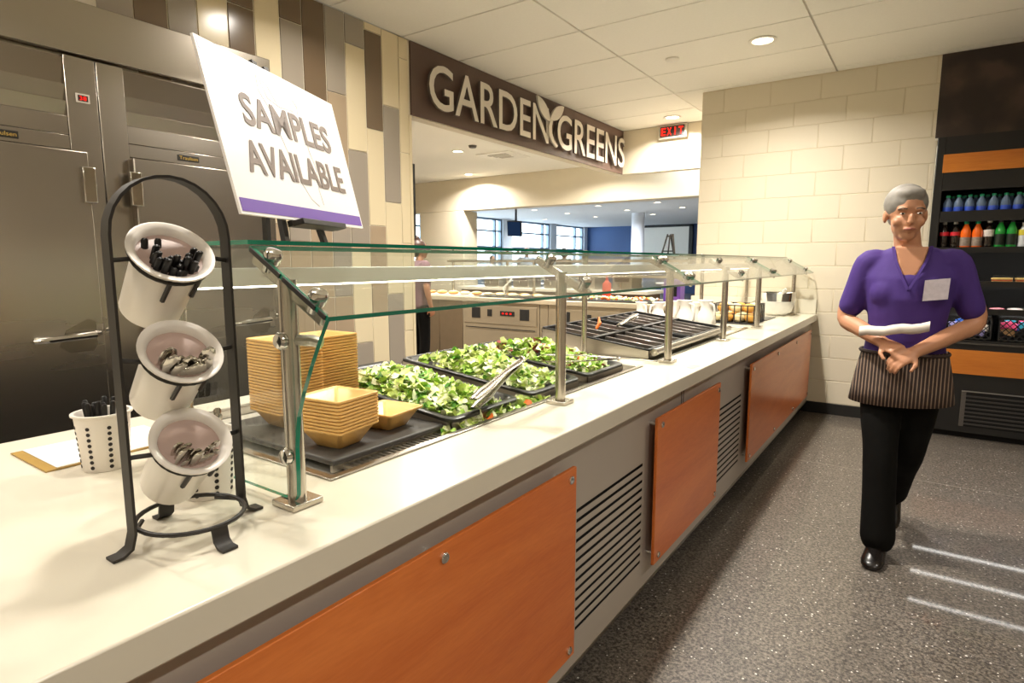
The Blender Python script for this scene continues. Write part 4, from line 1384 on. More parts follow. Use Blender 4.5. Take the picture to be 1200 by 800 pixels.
for z, lip in ((1.695, .05), (1.463, .012), (1.207, .012), (1.000, .012)):
    s_ = cb_(X0 + .056, X1 - .056, CYF + .012, 6.25, z - .016, z, 'shelf', m_cooler)
    cb_(X0 + .056, X1 - .056, CYF + .002, CYF + .0115, z - .03, z + lip, 'shelf_lip', m_cooler, s_)
    if z < 1.6:
        cb_(X0 + .08, X1 - .08, CYF + .030, CYF + .046, z - .029, z - .0165, 'led_tube', m_led, s_)
    shelves.append(z)
MB().box(X0 - .02, 2.42, YB - .008, YB + .0, 2.335, 2.966).build('wall_graphic', blotch('dark_brown_graphic', '#2b201b', '#4b3a32', 5, .5), label='dark brown graphic panel on the wall above the cooler', cat='panel')
MB().box(X0 - .02, 2.42, YB - .012, YB - .0, 2.318, 2.334).build('picture_rail', m_trimring, label='thin pale rail along the bottom of the dark graphic panel', cat='rail')

# bottles
def bottle_proto(name, h, r, mats, band, liquid=1.0, sq=False):
    """mats: body, cap, label"""
    t = thing(name, name.replace('_', ' '), 'bottle')
    MB().lathe([(0, 0), (r * .85, 0), (r, .006), (r, h * .18), (r * .93, h * .22), (r * .97, h * .30), (r, h * .52), (r * .94, h * .66), (r * .55, h * .82), (r * .38, h * .88), (r * .38, h * .91), (0, h * .912)], n=18).build('body', mats[0], t, world=False, smooth=60)
    MB().lathe([(r * .46, h * .905), (r * .46, h * .985), (r * .40, h), (0, h)], n=14).build('cap', mats[1], t, world=False)
    MB().lathe([(r * 1.012, h * band[0]), (r * 1.018, h * (band[0] + .01)), (r * 1.018, h * (band[1] - .01)), (r * 1.012, h * band[1])], n=18).build('label_band', mats[2], t, world=False)
    return t
m_pet = M('clear_blue_pet', '#8fa8c8', .1, var=.05, trans=.6)
m_water = bottle_proto('water_bottle', .172, .031, (m_pet, M('cap_green', '#1fa674', .4), M('label_blue', '#2348b4', .4, var=.5, scale=90)), (.14, .48))
m_cola = bottle_proto('cola_bottle', .205, .031, (M('cola_dark', '#140b08', .08, coat=.6), M('cap_grey', '#c9c4be', .4), M('label_red', '#c3202c', .4, var=.3, scale=60)), (.48, .62))
m_fizz = bottle_proto('orange_soda_bottle', .203, .034, (M('soda_orange', '#f06a1a', .12, coat=.5), M('cap_green', '#1fa674', .4), M('label_grey_orange', '#8d7f74', .4, var=.6, scale=70)), (.10, .42))
m_diet = bottle_proto('cola_bottle', .21, .032, (M('cola_dark', '#140b08', .08, coat=.6), M('cap_white', '#e6e2da', .4), M('label_white_red', '#d8cfc9', .4, var=.5, scale=50)), (.42, .66))
m_green = bottle_proto('green_soda_bottle', .21, .033, (M('soda_green', '#1f9a3a', .12, coat=.5), M('cap_dark', '#3a3a3e', .4), M('label_black_green', '#16241a', .4, var=.7, scale=60)), (.12, .5))
m_clear = bottle_proto('clear_drink_bottle', .185, .034, (M('drink_milky', '#d5d9dc', .2), M('cap_white', '#e6e2da', .4), M('label_yellow', '#d8c93a', .45, var=.2, scale=30)), (.5, .72))
tag(m_water, 'clear water bottle with a green cap and blue label', 'bottle', 'front row of water bottles')
def place(proto, used, loc, label, group):
    if id(proto) not in used:
        used.add(id(proto)); proto.location = loc; o = proto; tag(o, label, 'bottle', group)
    else:
        o = copy_tree(proto, loc, 0, label, group)
    o['group'] = group
    return o
used = set()
for k in range(12):
    place(m_water, used, (.085 + k * .0695 + rng.uniform(-.004, .004), CYF + .055, 1.6955), 'clear water bottle with green cap in the front row of the top shelf', 'front row of water bottles')
for k in range(11):
    place(m_water, used, (.118 + k * .0705, CYF + .135, 1.6955), 'clear water bottle with green cap in the second row of the top shelf', 'second row of water bottles')
SZ = 1.4635
for k, x in enumerate((.082, .150)):
    place(m_cola, used, (x, CYF + .06, SZ), 'dark cola bottle with red label beside the orange sodas', 'cola bottles with red labels')
for k, x in enumerate((.216, .286)):
    place(m_fizz, used, (x, CYF + .058, SZ), 'orange soda bottle with a green cap on the second shelf', 'orange soda bottles')
place(m_diet, used, (.353, CYF + .058, SZ), 'dark cola bottle with white cap and white label between orange and green sodas', 'colas')
for k, x in enumerate((.420, .487)):
    place(m_green, used, (x, CYF + .058, SZ), 'green soda bottle with dark label on the second shelf', 'green soda bottles')
for k, x in enumerate((.557, .627, .697, .767)):
    place(m_clear, used, (x, CYF + .058, SZ), 'milky white drink bottle with yellow label on the second shelf', 'milky drink bottles')
m_water['group'] = 'front row of water bottles'
# sandwiches and packets
for k, x in enumerate((.46, .60, .74)):
    t = thing('sandwich_pack', ('clear wrapped sandwich pack nearest the cooler side', 'clear wrapped sandwich pack between two others', 'clear wrapped sandwich pack furthest along the shelf')[k], 'sandwich', (x, CYF + .10, 1.2075))
    MB().box(x - .06, x + .06, CYF + .05, CYF + .15, 1.2075, 1.221).build('bread_slice', M('sandwich_bread', '#d8b36a', .7, var=.2, scale=40), t, bevel=.004)
    MB().box(x - .058, x + .058, CYF + .05, CYF + .15, 1.2215, 1.230).build('filling', M('sandwich_filling', '#c8552c', .5, var=.4, scale=60), t)
    MB().box(x - .06, x + .06, CYF + .05, CYF + .15, 1.2305, 1.245).build('bread_slice', M('sandwich_bread', '#d8b36a', .7, var=.2, scale=40), t, bevel=.004)
    MB().prism([(-.064, 1.2075), (.064, 1.2075), (.06, 1.262), (-.055, 1.268)], lambda u, v, w_: (x + u, CYF + .046 + w_, v), .11).build('wrapper', m_glass, t)
for k in range(4):
    x = .45 + k * .105
    MB().ball((x, CYF + .07, 1.012), (.048, .04, .0115), 12, 6).build('pastry_packet', [M('packet_pink', '#d98a94', .4, var=.4, scale=50), M('packet_white', '#e2d6d2', .35, var=.2, scale=40)][k % 2],
        label=('flat pink pastry packet on the fourth cooler shelf', 'flat white pastry packet on the fourth cooler shelf')[k % 2], cat='packet', group=('pink packets', 'white packets')[k % 2])
# lattice baskets
def basket(x0, x1, label, cols, seed):
    y0, y1, z0, z1 = CYF + .03, CYF + .30, .7705, .955
    t = thing('lattice_basket', label, 'basket', ((x0 + x1) / 2, (y0 + y1) / 2, z0))
    b = MB().box(x0, x1, y0, y1, z0, z0 + .008).box(x0, x0 + .008, y0, y1, z0, z1).box(x1 - .008, x1, y0, y1, z0, z1).box(x0, x1, y1 - .008, y1, z0, z1)
    b.build('bin', m_black, t)
    fr = MB().box(x0, x1, y0, y0 + .008, z1 - .02, z1).box(x0, x1, y0, y0 + .008, z0, z0 + .015)
    fr.build('front_rim', m_black, t)
    W_, H_ = x1 - x0, z1 - z0
    nb = int(W_ / .042)
    for s_ in (-1, 1):
        for k in range(-4, nb + 5):
            xa = x0 + k * .042
            pa, pb = V((xa, y0 + .004, z0)), V((xa + s_ * H_ * .9, y0 + .004, z1))
            # clip in x
            def clip(p, q):
                d = q - p
                ts = sorted(((x0 + .004 - p.x) / d.x, (x1 - .004 - p.x) / d.x))
                a, b_ = max(0, ts[0]), min(1, ts[1])
                return (p + d * a, p + d * b_) if b_ - a > .05 else None
            c = clip(pa, pb)
            if c:
                MB().bar(c[0], c[1], .006, .010, (0, 1, 0)).build('lattice_bar', m_black, t)
    rg = random.Random(seed)
    for k in range(14):
        cx, cz = rg.uniform(x0 + .04, x1 - .04), z0 + .045 + rg.random() * .11
        q = MB().obox((cx, y0 + .05 + rg.random() * .05, cz), V((.034, 0, rg.uniform(-.015, .015))), V((0, .012, 0)), V((0, 0, .026)))
        q.build('snack_packet', cols[k % len(cols)], label='small bright snack packet in the ' + label, cat='packet', group='snack packets in ' + label, bevel=.004)
pk = [M('pk_blue', '#3a63b8', .4), M('pk_pink', '#d0466f', .4), M('pk_teal', '#2f93ad', .4), M('pk_tan', '#c9a06a', .4)]
pl = [M('pk_lav', '#a59bd4', .4), M('pk_cream', '#ddd0c0', .4), M('pk_blue', '#3a63b8', .4)]
basket(.10, .43, 'black lattice basket near the cooler side', pl, 3)
basket(.47, .86, 'black lattice basket further along the cooler', pk, 6)

# ================================================================== REAR SERVING STATION
Y2 = 6.22
m_tpanel = M('taupe_steel', '#a1937c', .4, .5, var=.04, scale=4)
rs = thing('rear_station', 'taupe steel serving station seen from its staff side', 'counter', (-4.2, 6.7, 0))
def rb(x0, x1, y0, y1, z0, z1, nm, mt, par=None, **k):
    return MB().box(x0, x1, y0, y1, z0, z1).build(nm, mt, par or rs, **k)
rb(-6.05, -2.25, Y2 - .03, 7.2, .845, .90, 'worktop', M('station_top', '#c9bca4', .3, .4), bevel=.006)
rb(-6.0, -2.3, Y2 + .06, 7.15, 0, .10, 'toe_kick', m_black)
cuts = (-6.0, -5.55, -5.13, -3.9, -3.78, -2.3)
for a, b in zip(cuts[:-1], cuts[1:]):
    rb(a + .003, b - .003, Y2 + .005, 7.15, .10, .845, 'cabinet_panel', m_tpanel if a > -5.2 else M('bronze_steel', '#8a7a66', .3, .8), bevel=.004)
for (a, b) in ((-5.09, -3.94), (-3.74, -2.4)):
    cp = rb(a, b, Y2 - .003, Y2 + .005, .56, .80, 'control_panel', m_tpanel, bevel=.003)
    rb(a + .02, b - .02, Y2 - .005, Y2 - .003, .50, .51, 'panel_joint', m_dark, cp)
    for fx in (a + .20, b - .18):
        f_ = rb(fx - .07, fx + .07, Y2 - .010, Y2 - .003, .63, .77, 'fan_cover', m_black, cp, bevel=.003)
    rb((a + b) / 2 - .15 - .035, (a + b) / 2 - .15 + .035, Y2 - .010, Y2 - .003, .66, .75, 'switch', m_black, cp)
    sw = rb((a + b) / 2 + .02, (a + b) / 2 + .24, Y2 - .010, Y2 - .003, .675, .735, 'display', m_black, cp)
    for k in range(3):
        rb((a + b) / 2 + .05 + k * .06, (a + b) / 2 + .08 + k * .06, Y2 - .0115, Y2 - .010, .695, .715, 'indicator', m_red_disp, sw)
# glass guard of the rear station
g2 = thing('rear_glass_guard', 'glass guard with steel rails on the rear serving station', 'sneeze guard', (-4.2, 6.9, .9))
for x in (-5.9, -4.9, -4.45, -3.35, -2.4):
    MB().lathe([(.02, 0), (.02, .47)], (x, 6.95, .9005), 12).build('post', m_post, g2)
for z in (1.17, 1.36):
    MB().box(-6.0, -2.3, 6.93, 6.97, z, z + .03).build('rail', m_post, g2)
def g2pane(q, nm):
    mb = MB(); mb.add([V((x, y, z)) for x in (-6.0, -2.3) for (y, z) in q], [(0, 1, 5, 4), (1, 2, 6, 5), (2, 3, 7, 6), (3, 0, 4, 7), (0, 3, 2, 1), (4, 5, 6, 7)])
    mb.build(nm, m_glass, g2, smooth=0)
g2pane([(6.96, 1.395), (7.25, 1.15), (7.258, 1.158), (6.97, 1.403)], 'glass_pane')
g2pane([(6.60, 1.392), (6.97, 1.392), (6.97, 1.402), (6.60, 1.402)], 'shelf_pane')
MB().tube([(-4.80, 6.95, 1.16), (-4.78, 6.85, 1.10), (-4.86, 6.8, 1.0), (-4.84, 6.8, .93)], .012, 8).build('heat_lamp_arm', m_white, g2)
# trays and food on it
pastry = [M('crust_gold', '#d89a4a', .6, var=.3, scale=30), M('pastry_cream', '#ecdcb8', .6, var=.2, scale=30)]
for k, (xa, xb) in enumerate(((-5.95, -5.0), (-4.92, -3.95), (-3.7, -2.45))):
    MB().box(xa, xb, 6.32, 6.72, .9005, .915).build('food_tray', (m_white, m_black, m_black)[k], label=('white food tray at the end of the rear station', 'black food tray of pastries above the control panel', 'black tray of cut vegetables on the rear station')[k], cat='tray', bevel=.004)
rg = random.Random(2)
for k in range(9):
    x = -5.87 + k * .105
    MB().ball((x, 6.42 + .12 * (k % 2), .9155 + .022), (.062, .09, .024), 9, 5).build('pastry', pastry[k % 2 if k < 5 else (k // 2) % 2], label='round pastry on the white tray of the rear station', cat='pastry', group='pastries on the white tray')
for k in range(9):
    x = -4.84 + k * .10
    MB().ball((x, 6.42 + .12 * (k % 2), .9155 + .020), (.06, .08, .022), 8, 5).build('pastry', pastry[(k + 1) % 2], label='round pastry on the black tray of the rear station', cat='pastry', group='pastries on the black tray')
vg = MB()
for k in range(160):
    vg.ball((rg.uniform(-3.65, -2.5), rg.uniform(6.36, 6.68), .925 + rg.random() * .025), (rg.uniform(.012, .03), rg.uniform(.012, .025), .014), 6, 4, rg.randrange(4))
vg.build('cut_vegetables', [greens[1], greens[0], greens[5], m_paper], kind='stuff', label='cut mixed vegetables spread on the black rear tray', cat='vegetables')
rbt = thing('sauce_bottle', 'red squeeze bottle standing on the rear station', 'bottle', (-3.30, 6.85, .9005))
MB().lathe([(0, 0), (.05, 0), (.055, .02), (.055, .19), (.02, .23), (0, .23)], (-3.30, 6.85, .9005), 16).build('body', M('sauce_red', '#c63a22', .35), rbt, smooth=50)
MB().lathe([(.02, .23), (.008, .29), (0, .29)], (-3.30, 6.85, .9005), 12).build('nozzle', M('sauce_red', '#c63a22', .35), rbt)
pbx = thing('napkin_box', 'purple napkin box on the end of the rear station', 'box', (-2.40, 6.75, .9005))
MB().box(-2.50, -2.30, 6.68, 6.84, .9005, 1.16).build('case', m_purple, pbx, bevel=.008)
MB().box(-2.46, -2.34, 6.676, 6.68, .97, 1.08).build('slot', m_dark, pbx)
# second little easel on its shelf
e2 = thing('table_easel', 'small empty black easel on the shelf of the rear glass guard', 'easel', (-2.47, 6.75, 1.4025))
for s_ in (-1, 1):
    MB().bar((-2.47 + s_ * .085, 6.70, 1.4025), (-2.47 + s_ * .03, 6.76, 1.68), .018, .012).build('front_leg', m_iron, e2)
MB().bar((-2.47, 6.93, 1.4025), (-2.47, 6.775, 1.68), .018, .012).build('back_leg', m_iron, e2)
MB().bar((-2.47, 6.70, 1.4025), (-2.47, 6.755, 1.67), .014, .010).build('centre_bar', m_iron, e2)
MB().bar((-2.54, 6.70, 1.485), (-2.40, 6.70, 1.485), .016, .014).build('ledge', m_iron, e2)
MB().bar((-2.51, 6.755, 1.655), (-2.43, 6.755, 1.655), .016, .014).build('head_block', m_iron, e2)

# dark trolley bin between tile wall and station
bn = thing('waste_bin', 'tall black bin with a steel front between the tiled wall and the rear station', 'bin', (-6.45, 6.7, 0))
MB().box(-6.75, -6.12, 6.35, 6.95, .0, .80).build('body', m_black, bn, bevel=.01)
MB().box(-6.55, -6.35, 6.335, 6.35, .06, .74).build('front_plate', m_steel, bn)

# beverage counter beyond
bv = thing('beverage_counter', 'brown fronted beverage counter beyond the rear station', 'counter', (-5.2, 8.6, 0))
MB().box(-6.9, -3.4, 8.35, 8.95, 0, .88).build('body', M('brown_laminate', '#6f5744', .5, var=.15, scale=4), bv)
MB().box(-6.95, -3.35, 8.30, 9.0, .88, .93).build('top', m_top, bv, bevel=.004)
for k in range(5):
    x = -6.3 + k * .62
    d_ = thing('drink_dispenser', ('steel drink dispenser on the beverage counter', 'steel drink dispenser on the beverage counter')[0], 'dispenser', (x, 8.62, .9305), 0, 'drink dispensers')
    MB().box(x - .16, x + .16, 8.45, 8.85, .9305, 1.22).build('body', (m_steel, M('dispenser_blue', '#6d8db5', .3))[k % 2 * 0], d_, bevel=.01)
    MB().box(x - .12, x + .12, 8.44, 8.45, 1.06, 1.19).build('front_panel', M('panel_dark', '#4a3a38', .3), d_)
    MB().tube([(x, 8.445, 1.04), (x, 8.41, 1.03), (x, 8.41, .99)], .014, 8).build('tap', m_chrome, d_)

# ================================================================== DINING HALL FURNITURE
tvt = thing('hanging_screen', 'dark flat screen hung from the dining hall ceiling', 'screen', (-8.93, 13.0, 2.97))
TVU = V((.43, 0, -.03)); TVD = V((-.05, .10, -.38))
MB().obox((-8.93, 13.0, 2.22), TVU * .5, TVD * .5, V((.0, .03, .008))).build('case', m_black, tvt, bevel=.004)
MB().obox((-8.93, 12.968, 2.214), TVU * .46, TVD * .45, V((.0, .002, .0005))).build('display', emit('screen_picture', '#2b4266', .5), tvt)
MB().bar((-8.93, 13.06, 2.97), (-8.93, 13.06, 2.30), .04, .04).build('ceiling_pole', m_black, tvt)
m_tt = M('table_top_pale', '#cfc6b6', .4); m_ch = M('chair_blue_grey', '#5f7388', .5)
tb = thing('dining_table', 'pale dining table', 'table')
MB().box(-.6, .6, -.4, .4, .72, .75).build('tabletop', m_tt, tb, world=False, bevel=.005)
MB().lathe([(.035, .03), (.035, .72)], n=12).build('pedestal', m_post, tb, world=False)
MB().lathe([(.28, 0), (.28, .015), (.05, .035), (0, .035)], n=20).build('foot', m_post, tb, world=False)
chr_ = thing('dining_chair', 'blue grey dining chair', 'chair')
MB().box(-.21, .21, -.21, .21, .43, .455).build('seat', m_ch, chr_, world=False, bevel=.01)
MB().ribbon([(-.2, .2, .62), (-.12, .235, .62), (.12, .235, .62), (.2, .2, .62)], .40, .015, (0, 0, 1)).build('backrest', m_ch, chr_, world=False)
for sx in (-1, 1):
    for sy in (-1, 1):
        MB().tube([(sx * .17, sy * .17, .43), (sx * .21, sy * .22, 0)], .011, 8).build('leg', m_post, chr_, world=False)
    MB().tube([(sx * .19, .19, .44), (sx * .19, .215, .80)], .011, 8).build('back_post', m_post, chr_, world=False)
first = True
spots = [(-11.4, 13.2), (-9.2, 14.6), (-11.6, 16.2), (-6.6, 14.2), (-9.4, 17.6), (-6.8, 17.0)]
tl = ['pale dining table closest to the windows and the beam', 'pale dining table under the hanging screen', 'pale dining table along the middle window', 'pale dining table near the white round column', 'pale dining table between window and column', 'pale dining table in front of the presentation board']
for i, (x, y) in enumerate(spots):
    if i == 0:
        tb.location = (x, y, 0); tb['label'] = tl[i]; tb['group'] = 'dining tables'
    else:
        copy_tree(tb, (x, y, 0), 0, tl[i], 'dining tables')
    for dx, dy, rz in ((-.3, .55, 0), (.3, .55, 0), (-.3, -.55, PI), (.3, -.55, PI)):
        lab = 'blue grey chair at the ' + tl[i]
        if first:
            chr_.location = (x + dx, y + dy, 0); chr_.rotation_euler = (0, 0, rz); chr_['label'] = lab; chr_['group'] = 'chairs of ' + tl[i]; first = False
        else:
            copy_tree(chr_, (x + dx, y + dy, 0), rz, lab, 'chairs of ' + tl[i])

# ================================================================== PEOPLE
def loft(mb, secs, n=18, mi=0):
    """secs: (centre, side vector, front vector)"""
    mb.rings([[V(c) + V(a) * math.cos(2 * PI * j / n) + V(b) * math.sin(2 * PI * j / n) for j in range(n)] for c, a, b in secs], mi)
def limb(mb, pts, rads, n=14):
    """smooth tapered limb through joints"""
    P = [V(p) for p in pts]
    out, rr = [], []
    for i in range(len(P) - 1):
        for k in range(4):
            t = k / 4
            p0, p1, p2, p3 = P[max(0, i - 1)], P[i], P[i + 1], P[min(len(P) - 1, i + 2)]
            q = .5 * ((2 * p1) + (p2 - p0) * t + (2 * p0 - 5 * p1 + 4 * p2 - p3) * t * t + (3 * p1 - p0 - 3 * p2 + p3) * t ** 3)
            out.append(q); rr.append(rads[i] + (rads[i + 1] - rads[i]) * (t * t * (3 - 2 * t)))
    out.append(P[-1]); rr.append(rads[-1])
    mb.tube(out, rr, n)
    mb.ball(P[0], rads[0] * .98, n, 6); mb.ball(P[-1], rads[-1] * .98, n, 6)
def fuse(mb, name, mat, parent, voxel, smooth=4, label=None):
    o = mb.build(name, mat, parent, world=False, smooth=0, label=label)
    m = o.modifiers.new('Fuse', 'REMESH'); m.mode = 'VOXEL'; m.voxel_size = voxel; m.use_smooth_shade = True
    if smooth:
        s_ = o.modifiers.new('Relax', 'SMOOTH'); s_.factor = .5; s_.iterations = smooth
    return o
def head(mb, c, yaw=0., tilt=0., k=1.):
    """skull, jaw, nose, ears; face towards -Y; c = centre of the head"""
    R = Matrix.Rotation(yaw, 3, 'Z') @ Matrix.Rotation(tilt, 3, 'X')
    c = V(c)
    def B(p, r): 
        n, kk = 14, 8
        rings = []
        for i in range(kk + 1):
            a = -PI / 2 + PI * i / kk; q = max(.03, math.cos(a))
            rings.append([c + R @ (V(p) * k + V((r[0] * q * math.cos(2 * PI * j / n), r[1] * q * math.sin(2 * PI * j / n), r[2] * math.sin(a))) * k) for j in range(n)])
        mb.rings(rings)
    B((0, .012, .03), (.073, .092, .085))
    B((0, -.02, -.035), (.058, .066, .075))
    B((0, -.05, -.085), (.030, .030, .026))
    B((0, -.092, -.015), (.012, .016, .024)); B((0, -.097, -.028), (.016, .014, .010))
    B((0, -.083, -.060), (.024, .012, .010))
    B((-.032, -.072, .022), (.02, .012, .008)); B((.032, -.072, .022), (.02, .012, .008))
    for s_ in (-1, 1):
        B((s_ * .074, .012, -.008), (.010, .018, .030))
        B((s_ * .04, -.055, -.03), (.022, .022, .022))
    return lambda p: c + R @ (V(p) * k)
def hand(mb, wrist, d, up, curl=.5, side=1, k=1.):
    """palm and five fingers; d = direction of the hand, up = back of the hand"""
    d = V(d).normalized(); s = d.cross(V(up)).normalized(); u = s.cross(d)
    w0 = V(wrist)
    secs = [(w0 + d * a * k, s * b * k, u * c_ * k) for a, b, c_ in ((-.01, .026, .020), (.02, .034, .018), (.055, .040, .016), (.085, .038, .013))]
    loft(mb, secs, 12)
    for i, (off, L, r) in enumerate(((-.029, .062, .0082), (-.010, .072, .0088), (.010, .068, .0086), (.028, .053, .0078))):
        p = w0 + d * .078 * k + s * off * k * side
        pts = [p]
        a = .25 * curl
        for seg in (.45, .33, .27):
            a += curl * .75
            p = p + (d * math.cos(a) - u * math.sin(a)) * L * seg * k
            pts.append(p)
        mb.tube(pts, [r * k, r * .95 * k, r * .88 * k, r * .7 * k], 8)
        mb.ball(pts[-1], r * .7 * k, 8, 5)
    p = w0 + d * .025 * k - s * .030 * k * side
    t1 = p + (d * .6 - s * side * .75 - u * .25).normalized() * .034 * k
    t2 = t1 + (d * .9 - s * side * .25 - u * .4).normalized() * .030 * k
    mb.tube([p, t1, t2], [.012 * k, .0105 * k, .008 * k], 8); mb.ball(t2, .008 * k, 8, 5)
def shoe(mb, ankle, toe, h=.075, k=1.):
    a, t = V(ankle), V(toe)
    d = (t - a); d.z = 0; L = d.length; d.normalize(); s = d.cross(V((0, 0, 1)))
    z0 = t.z
    secs = []
    for f, wd, hh in ((-.42, .030, .05), (-.3, .038, .075), (0, .042, .085), (.35, .044, .062), (.7, .047, .045), (.92, .040, .034), (1.02, .022, .022)):
        c = a + d * L * f
        base = a.z - h + (z0 - (a.z - h)) * max(0, f)
        c = V((c.x, c.y, base + hh / 2))
        secs.append((c, s * wd, V((0, 0, hh / 2))))
    loft(mb, secs, 14)

# ---- the server walking through the aisle (faces the camera)
pw_ = thing('person', 'person in a purple V-neck shirt, striped apron and black trousers walking beside the counter', 'person', (-.065, 3.30, 0))
body = MB()
hd_ = head(body, (-.035, -.06, 1.575), yaw=.25, tilt=.10, k=1.04)
limb(body, [(-.01, .0, 1.36), (-.02, -.015, 1.44), (-.03, -.035, 1.52)], [.060, .054, .052])
# chest seen in the V of the neckline
loft(body, [((0, -.005, 1.28), V((.06, 0, 0)), V((0, .10, 0))), ((0, -.005, 1.36), V((.095, 0, 0)), V((0, .098, 0))), ((0, .0, 1.41), V((.085, 0, 0)), V((0, .075, 0))), ((0, .0, 1.43), V((.06, 0, 0)), V((0, .06, 0)))], 18)
body.prism([(-.062, 1.43), (.062, 1.43), (.042, 1.34), (0, 1.245), (-.042, 1.34)], lambda u, v, w_: V((u, -.128 + .55 * u * u / .06 * .1 + (v - 1.245) * .13 + w_, v)), .06)
RS, LS = V((-.168, .0, 1.355)), V((.168, .01, 1.355))
RE, LE = V((-.245, .01, 1.095)), V((.255, .03, 1.10))
RW, LW = V((-.075, -.175, 1.005)), V((.045, -.195, .975))
limb(body, [RS, (RS + RE) / 2 + V((-.01, 0, 0)), RE, RE + (RW - RE) * .4 + V((0, 0, -.005)), RW], [.050, .046, .041, .038, .027])
limb(body, [LS, (LS + LE) / 2 + V((.01, 0, 0)), LE, LE + (LW - LE) * .4 + V((0, 0, -.005)), LW], [.050, .046, .041, .038, .027])
hand(body, RW + V((.0, -.003, 0)), (RW - RE) + V((.03, -.0, .02)), (0, -.55, .8), .75, side=-1)
hand(body, LW, (LW - LE) + V((-.02, .01, 0)), (0, -.7, .6), .6, side=1)
fuse(body, 'body', m_skin, pw_, .0055, 3)
for s_ in (-1, 1):
    eb = MB().ball(hd_((s_ * .031, -.083, .006)), (.011, .006, .0045), 10, 6).build('eye', M('eye_white', '#b5a99c', .5), pw_, world=False)
    MB().ball(hd_((s_ * .031, -.0880, .006)), (.0050, .003, .0044), 8, 6).build('iris', M('iris_dark', '#2a1c12', .2), eb, world=False)
    MB().tube([hd_((s_ * .048, -.078, .024)), hd_((s_ * .032, -.088, .029)), hd_((s_ * .016, -.088, .026))], .0028, 6).build('eyebrow', M('eyebrow_dark', '#4a423b', .7), pw_, world=False)
MB().tube([hd_((-.022, -.088, -.058)), hd_((0, -.099, -.056)), hd_((.022, -.088, -.058))], [.003, .006, .003], 8).build('lips', M('lips', '#9a5a4c', .4), pw_, world=False)
hr = MB()
hr_c = hd_((0, .022, .045))
hr.ball(hr_c, (.087, .100, .088), 16, 10)
hr.ball(hd_((0, .085, -.0)), (.06, .05, .07), 12, 8)
hr.ball(hd_((0, .115, .02)), (.036, .034, .036), 12, 8)
hr.ball(hd_((0, -.035, .085)), (.062, .045, .034), 12, 8)
fuse(hr, 'hair', m_hair, pw_, .008, 3)
# shirt
sh = MB()
loft(sh, [((0, .01, .90), V((.170, 0, 0)), V((0, .125, 0))), ((0, .008, .98), V((.160, 0, 0)), V((0, .122, 0))), ((0, .0, 1.08), V((.152, 0, 0)), V((0, .118, 0))), ((0, -.008, 1.2), V((.168, 0, 0)), V((0, .132, 0))),
          ((0, -.004, 1.29), V((.185, 0, 0)), V((0, .125, 0))), ((0, .004, 1.355), V((.172, 0, 0)), V((0, .098, 0))), ((0, .010, 1.405), V((.135, 0, 0)), V((0, .078, 0))), ((0, .012, 1.43), V((.085, 0, 0)), V((0, .064, 0)))], 24)
sh.ball((-.07, -.062, 1.225), (.085, .07, .085), 14, 8); sh.ball((.07, -.062, 1.225), (.085, .07, .085), 14, 8)
limb(sh, [V((-.13, .005, 1.36)), RS, RS + (RE - RS) * .45, RS + (RE - RS) * .78], [.062, .060, .058, .056])
limb(sh, [V((.13, .005, 1.36)), LS, LS + (LE - LS) * .45, LS + (LE - LS) * .78], [.062, .060, .058, .056])
fuse(sh, 'shirt', m_shirt, pw_, .009, 4)
cr = MB()
for s_ in (-1, 1):
    cr.ribbon([V((s_ * .072, -.055, 1.432)), V((s_ * .056, -.105, 1.365)), V((s_ * .028, -.133, 1.30)), V((0, -.146, 1.24))], .012, .006, (1, 0, 0))
cr.build('collar_trim', m_shirt, pw_, world=False)
bd = MB()
bd.prism([(.055, 1.195), (.145, 1.205), (.148, 1.295), (.058, 1.285)], lambda u, v, w_: V((u, -.150 + (u - .07) ** 2 * 4.0 + abs(v - 1.235) * .12 - w_, v)), .004)
bd.build('chest_print', M('badge_pale', '#cfc6cf', .6, var=.2, scale=60), pw_, world=False)
# trousers
tr_ = MB()
RH, LH = V((-.085, .01, .88)), V((.085, .01, .88))
RK_, RA = V((-.055, -.105, .48)), V((-.035, -.165, .09))
LK, LA = V((.055, .05, .48)), V((.0, .33, .16))
loft(tr_, [((0, .01, .80), V((.150, 0, 0)), V((0, .115, 0))), ((0, .01, .88), V((.170, 0, 0)), V((0, .128, 0))), ((0, .01, .96), V((.160, 0, 0)), V((0, .122, 0)))], 20)
limb(tr_, [RH, (RH + RK_) / 2, RK_, (RK_ + RA) / 2, RA], [.095, .086, .072, .070, .074])
limb(tr_, [LH, (LH + LK) / 2, LK, (LK + LA) / 2, LA], [.095, .086, .070, .066, .068])
fuse(tr_, 'trousers', m_trouser, pw_, .011, 4)
s1 = MB(); shoe(s1, (-.035, -.165, .078), (-.045, -.335, .0)); s1.build('shoe', m_shoe, pw_, world=False, smooth=60)
s2 = MB(); shoe(s2, (.0, .33, .15), (-.0, .19, .0)); s2.build('shoe', m_shoe, pw_, world=False, smooth=60)
# apron
ap = MB()
prof = [(.950, .172, .134), (.92, .178, .140), (.86, .190, .150), (.79, .202, .165), (.715, .212, .180)]
rings = []
for z, rx, ry in prof:
    rings.append([V((rx * 1.0 * math.cos(a), .012 + ry * math.sin(a), z + .01 * math.cos(a))) for a in [2 * PI * k / 48 for k in range(48)]])
ap.rings(rings, closed_ends=False)
apo = ap.build('apron', m_apron, pw_, world=False, smooth=60)
sm = apo.modifiers.new('Cloth', 'SOLIDIFY'); sm.thickness = .004
MB().tube([(.174 * math.cos(a), .012 + .137 * math.sin(a), .948) for a in [2 * PI * k / 40 for k in range(40)]], .009, 6, loop=True).build('apron_string', M('apron_tie', '#35251e', .8), pw_, world=False)
